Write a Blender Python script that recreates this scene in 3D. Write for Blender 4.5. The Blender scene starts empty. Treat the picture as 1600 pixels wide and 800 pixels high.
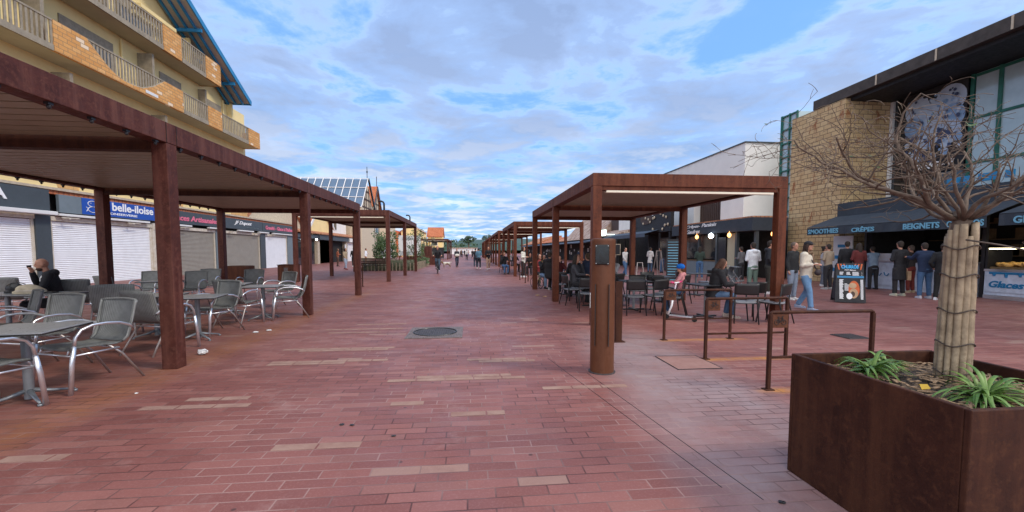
import bpy, math, random
from mathutils import Vector, Matrix, Quaternion
R=math.radians
scene=bpy.context.scene
COL=scene.collection
# ------------------------------------------------------------ camera
HCAM=1.5; FPX=660.; HOR=392.; VPX=735.; PITCH=R(3.5)
CY=HOR+FPX*math.tan(PITCH)
YAW=math.atan((800-VPX)*math.cos(PITCH)/FPX)
cd=bpy.data.cameras.new('camera'); cam=bpy.data.objects.new('camera',cd); COL.objects.link(cam)
cam.location=(0,0,HCAM); cam.rotation_euler=(R(90)-PITCH,0,-YAW)
cd.sensor_width=36; cd.lens=36*FPX/1600; cd.shift_x=0; cd.shift_y=(CY-400)/1600
cd.clip_start=.05; cd.clip_end=3000
scene.camera=cam
def _ray(px,py):
    c,s=math.cos(YAW),math.sin(YAW)
    r=Vector((c,-s,0)); f=Vector((s,c,0))*math.cos(PITCH)-Vector((0,0,1))*math.sin(PITCH)
    u=Vector((s,c,0))*math.sin(PITCH)+Vector((0,0,1))*math.cos(PITCH)
    return f+r*(px-800)/FPX-u*(py-CY)/FPX
def G(px,py,z=0.):
    d=_ray(px,py); return Vector((0,0,HCAM))+d*((z-HCAM)/d.z)
# ------------------------------------------------------------ world, sun, exposure
SUN_EL=R(42); SUN_AZ=R(112)      # azimuth clockwise from +Y
w=bpy.data.worlds.new('World'); scene.world=w; w.use_nodes=True
nt=w.node_tree; nt.nodes.clear()
def nn(t,ty,**k):
    n=t.nodes.new(ty)
    for a,b in k.items(): setattr(n,a,b)
    return n
def lk(t,a,b): t.links.new(a,b)
def mth(t,op,a,b=None,c=None,clamp=False):
    n=t.nodes.new('ShaderNodeMath'); n.operation=op; n.use_clamp=clamp
    for i,v in enumerate((a,b,c)):
        if v is None: continue
        if isinstance(v,(int,float)): n.inputs[i].default_value=v
        else: t.links.new(v,n.inputs[i])
    return n.outputs[0]
def ramp(t,fac,stops,interp='LINEAR'):
    n=t.nodes.new('ShaderNodeValToRGB'); cr=n.color_ramp; cr.interpolation=interp
    while len(cr.elements)<len(stops): cr.elements.new(.5)
    for e,(p,c) in zip(cr.elements,stops):
        e.position=p; e.color=(c,c,c,1) if isinstance(c,(int,float)) else (*c,1)
    t.links.new(fac,n.inputs[0]); return n.outputs[0]
def mixc(t,fac,a,b,mode='MIX'):
    n=t.nodes.new('ShaderNodeMix'); n.data_type='RGBA'; n.blend_type=mode
    for s,v in ((0,fac),(6,a),(7,b)):
        if isinstance(v,(int,float)): n.inputs[s].default_value=v
        elif isinstance(v,tuple): n.inputs[s].default_value=(*v,1) if len(v)==3 else v
        else: t.links.new(v,n.inputs[s])
    return n.outputs[2]
def noise(t,vec,scale,detail=4,rough=.55,dist=0.):
    n=t.nodes.new('ShaderNodeTexNoise'); n.inputs['Scale'].default_value=scale
    n.inputs['Detail'].default_value=detail; n.inputs['Roughness'].default_value=rough; n.inputs['Distortion'].default_value=dist
    if vec is not None: t.links.new(vec,n.inputs['Vector'])
    return n.outputs['Fac']
def comb(t,x,y,z=0.):
    n=t.nodes.new('ShaderNodeCombineXYZ')
    for i,v in enumerate((x,y,z)):
        if isinstance(v,(int,float)): n.inputs[i].default_value=v
        else: t.links.new(v,n.inputs[i])
    return n.outputs[0]
def sep(t,v):
    n=t.nodes.new('ShaderNodeSeparateXYZ'); t.links.new(v,n.inputs[0]); return n.outputs
tc=nn(nt,'ShaderNodeTexCoord')
d=sep(nt,tc.outputs['Generated'])
sky=nn(nt,'ShaderNodeTexSky',sky_type='NISHITA',sun_disc=False)
sky.sun_elevation=SUN_EL; sky.sun_rotation=SUN_AZ; sky.air_density=1.0; sky.dust_density=.6; sky.ozone_density=2.5
zz=mth(nt,'MAXIMUM',d[2],0.0)
den=mth(nt,'ADD',zz,.07)
px_=mth(nt,'DIVIDE',d[0],den); py_=mth(nt,'DIVIDE',d[1],den)
pl=comb(nt,px_,py_,0.)
n1=noise(nt,pl,1.0,7,.56,.35)
pl2=comb(nt,mth(nt,'ADD',px_,7.3),mth(nt,'MULTIPLY',py_,1.0),3.)
n2=noise(nt,pl2,2.3,8,.60,.2)
n3=noise(nt,pl,.22,3,.5,.2)
cover=mth(nt,'ADD',mth(nt,'ADD',mth(nt,'MULTIPLY',n1,.44),mth(nt,'MULTIPLY',n2,.44)),mth(nt,'MULTIPLY',n3,.22))
mask=ramp(nt,cover,[(.455,0.),(.525,.72),(.60,.92)])
# brighter rims in thin cloud, greyer hearts in thick cloud
ccol=ramp(nt,cover,[(.42,(2.5,5.0,8.8)),(.475,(4.5,6.5,9.2)),(.50,(5.2,6.7,8.9)),(.535,(3.4,4.6,7.3)),(.60,(2.5,3.5,5.8))])
base=mixc(nt,.62,mixc(nt,1.0,sky.outputs[0],(1.0,1.35,1.85),'MULTIPLY'),(2.2,4.6,8.7))
hor=ramp(nt,zz,[(0.0,1.0),(.10,.62),(.3,.12),(.55,0.)])
lowc=ramp(nt,n2,[(.40,(2.2,4.6,8.6)),(.48,(3.7,5.8,8.8)),(.53,(5.9,7.4,9.2)),(.60,(9.2,9.6,9.8))])
c1=mixc(nt,mask,base,ccol)
c2=mixc(nt,mth(nt,'MULTIPLY',hor,.75),c1,lowc)
bg=nn(nt,'ShaderNodeBackground'); bg.inputs[1].default_value=.1
# fill glow added to the unseen sky behind the camera, apart from the sun
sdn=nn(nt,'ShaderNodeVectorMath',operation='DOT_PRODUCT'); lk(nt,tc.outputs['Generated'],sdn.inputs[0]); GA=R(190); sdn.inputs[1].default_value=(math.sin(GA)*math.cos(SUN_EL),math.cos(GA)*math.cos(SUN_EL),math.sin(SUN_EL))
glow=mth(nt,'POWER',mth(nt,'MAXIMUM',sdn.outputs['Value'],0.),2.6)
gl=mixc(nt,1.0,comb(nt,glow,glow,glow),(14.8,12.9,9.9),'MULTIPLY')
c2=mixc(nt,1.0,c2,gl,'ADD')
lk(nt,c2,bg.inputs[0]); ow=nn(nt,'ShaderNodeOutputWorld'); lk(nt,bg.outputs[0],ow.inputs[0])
ld=bpy.data.lights.new('sun','SUN'); lo=bpy.data.objects.new('sun',ld); COL.objects.link(lo)
ld.energy=1.5; ld.angle=R(10); ld.color=(1,.90,.76)
sv=Vector((math.sin(SUN_AZ)*math.cos(SUN_EL),math.cos(SUN_AZ)*math.cos(SUN_EL),math.sin(SUN_EL)))
lo.rotation_euler=sv.to_track_quat('Z','Y').to_euler(); lo.location=(0,0,30)
vs=scene.view_settings; vs.view_transform='Standard'; vs.look='None'; vs.gamma=1; vs.exposure=.38
try: vs.use_curve_mapping=False
except: pass
# ------------------------------------------------------------ materials
def newmat(name):
    m=bpy.data.materials.new(name); m.use_nodes=True; t=m.node_tree
    b=t.nodes['Principled BSDF']; return m,t,b
def objc(t): 
    n=t.nodes.new('ShaderNodeTexCoord'); return n.outputs['Object']
def bump(t,b,h,strength=.3,dist=.01):
    n=t.nodes.new('ShaderNodeBump'); n.inputs['Strength'].default_value=strength; n.inputs['Distance'].default_value=dist
    t.links.new(h,n.inputs['Height']); t.links.new(n.outputs[0],b.inputs['Normal'])
def mat(name,col,rough=.6,metal=0.,var=.18,scale=6.,bmp=.0,bscale=40.,col2=None,emit=None,es=1.,spec=None,world=False):
    m,t,b=newmat(name); v=objc(t)
    if col2 is None: c2=tuple(min(1,c*(1+var)) for c in col); c1=tuple(c*(1-var) for c in col)
    else: c1,c2=col,col2
    n=noise(t,v,scale,5,.6)
    lk(t,ramp(t,n,[(.3,c1),(.7,c2)]),b.inputs['Base Color'])
    n2=noise(t,v,scale*3,3)
    lk(t,ramp(t,n2,[(.3,max(0,rough-.08)),(.7,min(1,rough+.08))]),b.inputs['Roughness'])
    b.inputs['Metallic'].default_value=metal
    if spec is not None: b.inputs['Specular IOR Level'].default_value=spec
    if bmp: bump(t,b,noise(t,v,bscale,4),bmp,.01)
    if emit: b.inputs['Emission Color'].default_value=(*emit,1); b.inputs['Emission Strength'].default_value=es
    return m
def corten(name,c1,c2,c3,rough=.62):
    m,t,b=newmat(name); v=objc(t)
    n=noise(t,v,5.5,7,.75,.5); n2=noise(t,v,22,6,.75); s=sep(t,v)
    st=noise(t,comb(t,mth(t,'MULTIPLY',s[0],9),mth(t,'MULTIPLY',s[1],9),mth(t,'MULTIPLY',s[2],.8)),1.,4,.6)
    a=ramp(t,n,[(.35,c1),(.62,c2)]); a=mixc(t,ramp(t,n2,[(.5,0.),(.68,.65)]),a,c3)
    a=mixc(t,ramp(t,st,[(.46,0.),(.66,.55)]),a,c3)
    lk(t,a,b.inputs['Base Color']); lk(t,ramp(t,n2,[(.3,rough-.15),(.7,rough+.15)]),b.inputs['Roughness'])
    b.inputs['Specular IOR Level'].default_value=.25; bump(t,b,n2,.35,.004); return m
def brickm(name,cols,mortar,bw,bh,rough=.85,light=None,stain=None):
    m,t,b=newmat(name); s=sep(t,objc(t)); u=mth(t,'ADD',s[0],s[1]); v=s[2]
    row=mth(t,'FLOOR',mth(t,'DIVIDE',v,bh)); off=mth(t,'MULTIPLY',mth(t,'MODULO',mth(t,'ABSOLUTE',row),2.),.5)
    uu=mth(t,'ADD',mth(t,'DIVIDE',u,bw),off); cl=mth(t,'FLOOR',uu)
    fu=mth(t,'FRACT',uu); fv=mth(t,'FRACT',mth(t,'DIVIDE',v,bh))
    eu=mth(t,'MULTIPLY',mth(t,'MINIMUM',fu,mth(t,'SUBTRACT',1.,fu)),bw); ev=mth(t,'MULTIPLY',mth(t,'MINIMUM',fv,mth(t,'SUBTRACT',1.,fv)),bh)
    e=mth(t,'MINIMUM',eu,ev); inb=ramp(t,e,[(.007,0.),(.017,1.)])
    wn=nn(t,'ShaderNodeTexWhiteNoise',noise_dimensions='2D'); lk(t,comb(t,cl,row),wn.inputs[0])
    k=len(cols)-1; c=ramp(t,wn.outputs[0],[(i/k,cc) for i,cc in enumerate(cols)])
    nz=noise(t,objc(t),14,4); c=mixc(t,ramp(t,nz,[(.35,.28),(.65,0.)]),c,tuple(x*.6 for x in cols[0]))
    if light:
        wn2=nn(t,'ShaderNodeTexWhiteNoise',noise_dimensions='2D'); lk(t,comb(t,mth(t,'ADD',cl,31.),row),wn2.inputs[0])
        c=mixc(t,mth(t,'GREATER_THAN',wn2.outputs[0],.93),c,light)
    c=mixc(t,inb,mortar,c)
    if stain:
        ns=noise(t,comb(t,mth(t,'MULTIPLY',u,1.3),0.,mth(t,'MULTIPLY',v,.7)),1.6,6,.72); c=mixc(t,ramp(t,ns,[(.555,0.),(.64,.9)]),c,stain)
    lk(t,c,b.inputs['Base Color']); b.inputs['Roughness'].default_value=rough; bump(t,b,inb,.6,.006); return m
def tilem(name,c1,c2,c3):
    m,t,b=newmat(name); s=sep(t,objc(t)); row=mth(t,'FLOOR',mth(t,'MULTIPLY',s[2],3.2))
    u=mth(t,'MULTIPLY',mth(t,'ADD',s[0],s[1]),4.2); cl=mth(t,'FLOOR',u)
    wn=nn(t,'ShaderNodeTexWhiteNoise',noise_dimensions='2D'); lk(t,comb(t,cl,row),wn.inputs[0])
    c=ramp(t,wn.outputs[0],[(0,c1),(.5,c2),(1,c3)])
    fu=mth(t,'FRACT',u); h=mth(t,'SINE',mth(t,'MULTIPLY',fu,3.1416)); fv=mth(t,'FRACT',mth(t,'MULTIPLY',s[2],3.2))
    c=mixc(t,ramp(t,h,[(.0,.7),(.45,0.)]),c,tuple(x*.35 for x in c1))
    lk(t,c,b.inputs['Base Color']); b.inputs['Roughness'].default_value=.85
    bump(t,b,mth(t,'ADD',h,mth(t,'MULTIPLY',fv,-.5)),.8,.04); return m
def glassm(name,col,rough=.08):
    m,t,b=newmat(name); v=objc(t); lk(t,ramp(t,noise(t,v,1.5,3),[(.3,tuple(c*.8 for c in col)),(.7,col)]),b.inputs['Base Color'])
    b.inputs['Roughness'].default_value=rough; b.inputs['Specular IOR Level'].default_value=.9; return m
MT={}
MT['corten_l']=corten('corten_steel_left',(.052,.014,.010),(.094,.027,.019),(.165,.066,.048))
MT['corten_r']=corten('corten_steel_right',(.064,.016,.008),(.115,.030,.014),(.185,.062,.031))
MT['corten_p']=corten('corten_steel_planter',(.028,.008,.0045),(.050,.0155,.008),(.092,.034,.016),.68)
MT['corten_b']=corten('bronze_painted_steel',(.098,.036,.018),(.122,.046,.023),(.145,.058,.031),.42)
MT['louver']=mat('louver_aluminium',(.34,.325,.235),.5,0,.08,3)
MT['gapd']=mat('black_gap',(.012,.01,.01),.9)
MT['strip']=mat('cream_strip',(.80,.74,.60),.5,0,.04,3)
MT['alu']=mat('aluminium',(.80,.82,.86),.36,.9,.05,14)
MT['alu_old']=mat('weathered_aluminium',(.45,.40,.38),.45,.8,.2,14)
MT['dmetal']=mat('dark_metal',(.03,.03,.033),.4,.3,.2,9)
MT['tabletop']=mat('grey_laminate',(.27,.29,.31),.34,0,.1,6)
MT['tabrim']=mat('black_rim',(.02,.02,.02),.4)
MT['ped']=mat('grey_column',(.24,.26,.28),.45,.5,.12,9)
def wickerm(name,col):
    m,t,b=newmat(name); v=objc(t); s=sep(t,v)
    a=mth(t,'ABSOLUTE',mth(t,'SINE',mth(t,'MULTIPLY',s[0],160.)))
    r=mth(t,'ABSOLUTE',mth(t,'SINE',mth(t,'ADD',mth(t,'MULTIPLY',mth(t,'ADD',s[2],s[1]),260.),mth(t,'MULTIPLY',mth(t,'FLOOR',mth(t,'MULTIPLY',s[0],51.)),1.6))))
    h=mth(t,'MULTIPLY',a,mth(t,'ADD',.7,mth(t,'MULTIPLY',r,.3)))
    c=mixc(t,ramp(t,h,[(.05,0.),(.6,1.)]),tuple(x*.3 for x in col),col)
    c=mixc(t,ramp(t,noise(t,v,9,4),[(.4,0.),(.7,.4)]),c,tuple(min(1,x*1.5) for x in col))
    lk(t,c,b.inputs['Base Color']); b.inputs['Roughness'].default_value=.6; bump(t,b,h,.8,.004); return m
MT['wicker']=wickerm('grey_wicker',(.215,.225,.22))
MT['blackp']=mat('black_plastic',(.018,.018,.02),.42,0,.2,9)
MT['greyp']=mat('grey_seat',(.20,.21,.23),.4,0,.1,9)
MT['shwhite']=mat('white_shutter',(.80,.81,.84),.45,0,.05,2.5)
MT['shtaupe']=mat('taupe_shutter',(.29,.26,.215),.5,0,.08,2.5)
MT['white']=mat('white_paint',(.72,.72,.72),.6,0,.05,2,.05,60)
MT['whitew']=mat('white_render',(.80,.785,.76),.8,0,.05,1.2,.1,80)
MT['grime']=mat('grimy_white',(.52,.44,.33),.7,0,.0,5,col2=(.68,.64,.58))
MT['darkgrey']=mat('anthracite_paint',(.055,.068,.078),.5,0,.08,3)
MT['midgrey']=mat('blue_grey_paint',(.16,.20,.225),.5,0,.08,3)
MT['signblue']=mat('blue_sign',(.008,.07,.40),.4,0,.05,3)
MT['letter']=mat('white_lettering',(.85,.86,.88),.5,0,.02,3)
MT['pink']=mat('pink_lettering',(.75,.17,.27),.5,0,.05,3)
MT['bluelet']=mat('pale_blue_lettering',(.16,.40,.55),.5,0,.05,3)
MT['ybrick']=brickm('yellow_brick',[(.62,.28,.075),(.74,.38,.12),(.68,.33,.10),(.80,.46,.18)],(.34,.20,.10),.40,.17,.85,(.82,.64,.45))
MT['sbrick']=brickm('sandy_brick',[(.68,.40,.15),(.76,.46,.19),(.72,.43,.17)],(.42,.28,.15),.5,.2)
MT['bbrick']=brickm('buff_brick',[(.50,.34,.175),(.62,.45,.24),(.56,.39,.205),(.66,.50,.285)],(.12,.075,.04),.44,.215,.85,None,(.26,.085,.03))
MT['cream']=mat('cream_render',(.86,.68,.33),.85,0,.07,1.1,.15,50)
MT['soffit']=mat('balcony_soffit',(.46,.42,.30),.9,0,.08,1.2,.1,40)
MT['wood']=mat('weathered_wood',(.31,.26,.19),.75,0,.22,5)
MT['woodd']=mat('dark_brown_wood',(.07,.04,.03),.7,0,.2,5)
MT['bluew']=mat('blue_painted_wood',(.015,.20,.42),.5,0,.15,3)
MT['soffw']=mat('grey_soffit_boards',(.40,.37,.33),.8,0,.1,3)
MT['tile']=tilem('clay_tiles',(.36,.13,.06),(.48,.20,.10),(.58,.28,.15))
MT['tilep']=tilem('pale_clay_tiles',(.30,.17,.12),(.52,.36,.28),(.66,.52,.42))
MT['tileo']=tilem('orange_tiles',(.42,.125,.05),(.48,.15,.065),(.53,.18,.08))
MT['orange']=mat('orange_render',(.58,.13,.045),.85)
MT['beige']=mat('beige_render',(.58,.49,.36),.85)
MT['stone']=mat('stone_ledge',(.50,.42,.32),.85)
MT['glass']=glassm('pale_glass',(.42,.55,.60))
MT['glassd']=glassm('dark_glass',(.02,.024,.03),.06)
MT['glassb']=glassm('sky_glass',(.07,.13,.22),.18)
MT['green']=mat('green_mullion',(.01,.12,.085),.45)
MT['concrete']=mat('stained_concrete',(.06,.050,.045),.85,0,.35,2.5,.2,30)
MT['blackw']=mat('black_board',(.014,.014,.018),.65,0,.3,3)
MT['awn']=mat('charcoal_awning',(.035,.045,.060),.8,0,.12,2)
MT['awnl']=mat('faded_awning',(.075,.10,.14),.8,0,.12,2)
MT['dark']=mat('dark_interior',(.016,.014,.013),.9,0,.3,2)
MT['shelfw']=mat('shelf_wood',(.16,.10,.05),.8,0,.3,4)
MT['counter']=mat('pale_counter',(.62,.68,.80),.5,0,.16,5)
MT['pastry']=mat('pastry',(.62,.35,.10),.6,0,.35,30)
MT['lampw']=mat('warm_lamp',(.9,.5,.2),.5,emit=(1,.42,.12),es=4)
MT['lampc']=mat('white_lamp',(.9,.9,.9),.5,emit=(.85,.95,1),es=6)
MT['stripl']=mat('display_light',(.9,.85,.6),.5,emit=(1,.85,.5),es=7)
MT['neon']=mat('neon_light',(.8,.95,.9),.5,emit=(.65,1,.85),es=2.2)
MT['cane']=mat('bamboo_cane',(.20,.145,.095),.8,0,.0,12,.5,50,col2=(.43,.335,.225))
MT['wire']=mat('rusty_wire',(.07,.05,.04),.7)
MT['bark']=mat('bark',(.075,.05,.037),.9,0,.0,25,.4,60,col2=(.19,.14,.105))
MT['barkp']=mat('pale_twig',(.20,.15,.11),.9,0,.25,20)
MT['soil']=mat('mulch_soil',(.03,.022,.018),.95,0,.0,30,.8,60,col2=(.12,.085,.06))
MT['chip']=mat('wood_chip',(.26,.17,.10),.9,0,.5,12)
def leafm(name,a,b_):
    m,t,b=newmat(name); lk(t,ramp(t,noise(t,objc(t),9,4),[(.35,a),(.65,b_)]),b.inputs['Base Color'])
    b.inputs['Roughness'].default_value=.5
    return m
MT['strap']=leafm('strap_leaf',(.06,.15,.02),(.18,.29,.06))
MT['leaf']=leafm('shrub_leaf',(.03,.075,.02),(.09,.15,.04))
MT['leafd']=leafm('pine_leaf',(.018,.045,.02),(.05,.09,.035))
MT['leafg']=leafm('grey_leaf',(.08,.09,.05),(.15,.16,.09))
MT['yellow']=mat('yellow_leaf',(.5,.32,.03),.6)
MT['iron']=mat('cast_iron',(.075,.065,.068),.6,.2,.3,20,.3,50)
MT['rubber']=mat('rubber',(.015,.015,.015),.7)
MT['pinkp']=mat('pink_paint',(.75,.06,.22),.4)
MT['lilac']=mat('pale_lilac_metal',(.68,.58,.66),.35)
MT['yellowp']=mat('cream_bike_paint',(.62,.50,.28),.4)
MT['paper']=mat('white_paper',(.8,.8,.8),.8)
MT['kraft']=mat('kraft_paper',(.50,.33,.20),.8)
MT['canvas']=mat('cream_canvas',(.58,.50,.36),.85,0,.12,14,.5,30)
MT['bottle']=mat('dark_cola_bottle',(.02,.008,.006),.12)
MT['red']=mat('red_label',(.5,.02,.02),.5)
MT['skin']=mat('skin',(.50,.27,.185),.55,0,.06,12)
MT['screen']=mat('black_screen',(.006,.008,.009),.12)
MT['bolt']=mat('steel_bolt',(.5,.5,.5),.35,.8)
def cloth(name,c): 
    k='cl_'+name
    if k not in MT: MT[k]=mat(name+'_fabric',c,.85,0,.16,9,.35,70)
    return MT[k]
# mural: pale bubbles on black
# ground ---------------------------------------------------------
def pavers():
    m,t,b=newmat('red_clay_pavers'); v=objc(t); s=sep(t,v)
    BW,BH=.33,.108
    row=mth(t,'FLOOR',mth(t,'DIVIDE',s[1],BH))
    wr=nn(t,'ShaderNodeTexWhiteNoise',noise_dimensions='1D'); lk(t,row,wr.inputs['W'])
    uu=mth(t,'ADD',mth(t,'DIVIDE',s[0],BW),mth(t,'ADD',mth(t,'MULTIPLY',row,.5),mth(t,'MULTIPLY',wr.outputs[0],.22)))
    cl=mth(t,'FLOOR',uu); fu=mth(t,'FRACT',uu); fv=mth(t,'FRACT',mth(t,'DIVIDE',s[1],BH))
    eu=mth(t,'MULTIPLY',mth(t,'MINIMUM',fu,mth(t,'SUBTRACT',1.,fu)),BW); ev=mth(t,'MULTIPLY',mth(t,'MINIMUM',fv,mth(t,'SUBTRACT',1.,fv)),BH)
    e=mth(t,'MINIMUM',eu,ev)
    wn=nn(t,'ShaderNodeTexWhiteNoise',noise_dimensions='2D'); lk(t,comb(t,cl,row),wn.inputs[0])
    big=noise(t,v,.35,4,.6)
    c=ramp(t,wn.outputs[0],[(0,(.170,.056,.047)),(.35,(.203,.069,.058)),(.7,(.232,.083,.069)),(1,(.275,.107,.089))])
    c=mixc(t,ramp(t,big,[(.35,.0),(.7,.45)]),c,(.34,.145,.125))
    # runs of paler pavers, laid in groups
    cell=comb(t,mth(t,'MULTIPLY',mth(t,'FLOOR',mth(t,'MULTIPLY',mth(t,'ADD',cl,mth(t,'MULTIPLY',row,-.5)),.5)),1.0),mth(t,'MULTIPLY',row,.62),0.)
    pn=noise(t,cell,.42,2,.5); wn3=nn(t,'ShaderNodeTexWhiteNoise',noise_dimensions='2D'); lk(t,comb(t,mth(t,'ADD',cl,91.),row),wn3.inputs[0])
    pal=mth(t,'MULTIPLY',mth(t,'GREATER_THAN',pn,.70),mth(t,'GREATER_THAN',wn3.outputs[0],.16))
    sing=mth(t,'GREATER_THAN',wn3.outputs[0],.996)
    c=mixc(t,mth(t,'MULTIPLY',mth(t,'MAXIMUM',pal,sing),.8),c,(.34,.205,.16))
    semi=mth(t,'GREATER_THAN',noise(t,cell,.9,2,.5),.62); c=mixc(t,mth(t,'MULTIPLY',semi,.25),c,(.36,.18,.145))
    # grey efflorescence beside the planter
    band=mth(t,'MULTIPLY',mth(t,'SUBTRACT',1.,ramp(t,mth(t,'ABSOLUTE',mth(t,'SUBTRACT',s[0],mth(t,'ADD',2.05,mth(t,'MULTIPLY',s[1],.07)))),[(.45,0.),(1.25,1.)])),
             mth(t,'SUBTRACT',1.,ramp(t,mth(t,'DIVIDE',s[1],20.),[(.33,0.),(.42,1.)])))
    band=mth(t,'MULTIPLY',band,ramp(t,noise(t,v,1.1,5,.7),[(.3,.35),(.62,1.)]))
    c=mixc(t,mth(t,'MULTIPLY',band,.8),c,(.33,.265,.27))
    # mottling and dirt
    c=mixc(t,ramp(t,noise(t,v,5,6,.7),[(.42,0.),(.75,.22)]),c,(.16,.07,.065))
    c=mixc(t,ramp(t,noise(t,v,60,3,.7),[(.5,0.),(.75,.22)]),c,(.5,.3,.26))
    vo=nn(t,'ShaderNodeTexVoronoi'); vo.inputs['Scale'].default_value=3.1; lk(t,v,vo.inputs['Vector'])
    c=mixc(t,ramp(t,vo.outputs['Distance'],[(.035,.7),(.06,0.)]),c,(.05,.03,.03))
    c=mixc(t,ramp(t,noise(t,v,2.4,6,.75),[(.57,0.),(.75,.35)]),c,(.10,.045,.042))
    c=mixc(t,ramp(t,noise(t,comb(t,mth(t,'ADD',s[0],40.),s[1]),1.3,6,.75),[(.56,0.),(.70,.35)]),c,(.42,.27,.24))
    # rust run-off
    def line(a,pos,w): return mth(t,'SUBTRACT',1.,ramp(t,mth(t,'ABSOLUTE',mth(t,'SUBTRACT',a,pos)),[(w*.25,0.),(w,1.)]))
    rl=mth(t,'MULTIPLY',line(s[0],-3.72,.42),mth(t,'SUBTRACT',1.,ramp(t,mth(t,'DIVIDE',s[1],30.),[(.5,0.),(.56,1.)])))
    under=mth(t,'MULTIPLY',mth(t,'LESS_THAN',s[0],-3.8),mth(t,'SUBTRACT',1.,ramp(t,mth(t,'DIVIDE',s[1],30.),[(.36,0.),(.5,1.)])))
    xr=mth(t,'MULTIPLY',ramp(t,mth(t,'DIVIDE',s[0],10.),[(.30,0.),(.325,1.)]),mth(t,'SUBTRACT',1.,ramp(t,mth(t,'DIVIDE',s[0],10.),[(.455,0.),(.475,1.)])))
    rk=mth(t,'MAXIMUM',mth(t,'MAXIMUM',line(s[1],4.16,.12),line(s[1],5.46,.12)),line(s[1],6.72,.12)); rk=mth(t,'MULTIPLY',rk,xr)
    nz=ramp(t,noise(t,v,4,5,.75),[(.32,.15),(.62,1.)])
    c=mixc(t,mth(t,'MULTIPLY',mth(t,'MULTIPLY',rl,nz),.6),c,(.33,.13,.045))
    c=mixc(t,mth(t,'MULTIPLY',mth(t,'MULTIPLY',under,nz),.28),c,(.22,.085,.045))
    c=mixc(t,mth(t,'MULTIPLY',mth(t,'MULTIPLY',rk,nz),.85),c,(.50,.21,.035))
    left=ramp(t,mth(t,'DIVIDE',s[0],-10.),[(.0,0.),(.2,1.)])
    mj=mixc(t,ramp(t,noise(t,v,.9,3),[(.42,0.),(.58,1.)]),(.06,.025,.023),(.36,.225,.20))
    c=mixc(t,mth(t,'MULTIPLY',ramp(t,e,[(.0022,1.),(.006,0.)]),.95),c,mj)
    lk(t,c,b.inputs['Base Color'])
    lk(t,ramp(t,noise(t,v,2.3,5,.6),[(.35,.42),(.7,.66)]),b.inputs['Roughness']); b.inputs['Specular IOR Level'].default_value=.3
    hh=mth(t,'ADD',ramp(t,e,[(.001,0.),(.006,1.)]),mth(t,'MULTIPLY',noise(t,v,120,3),.25))
    bump(t,b,hh,.45,.004); return m
MT['pavers']=pavers()
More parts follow.
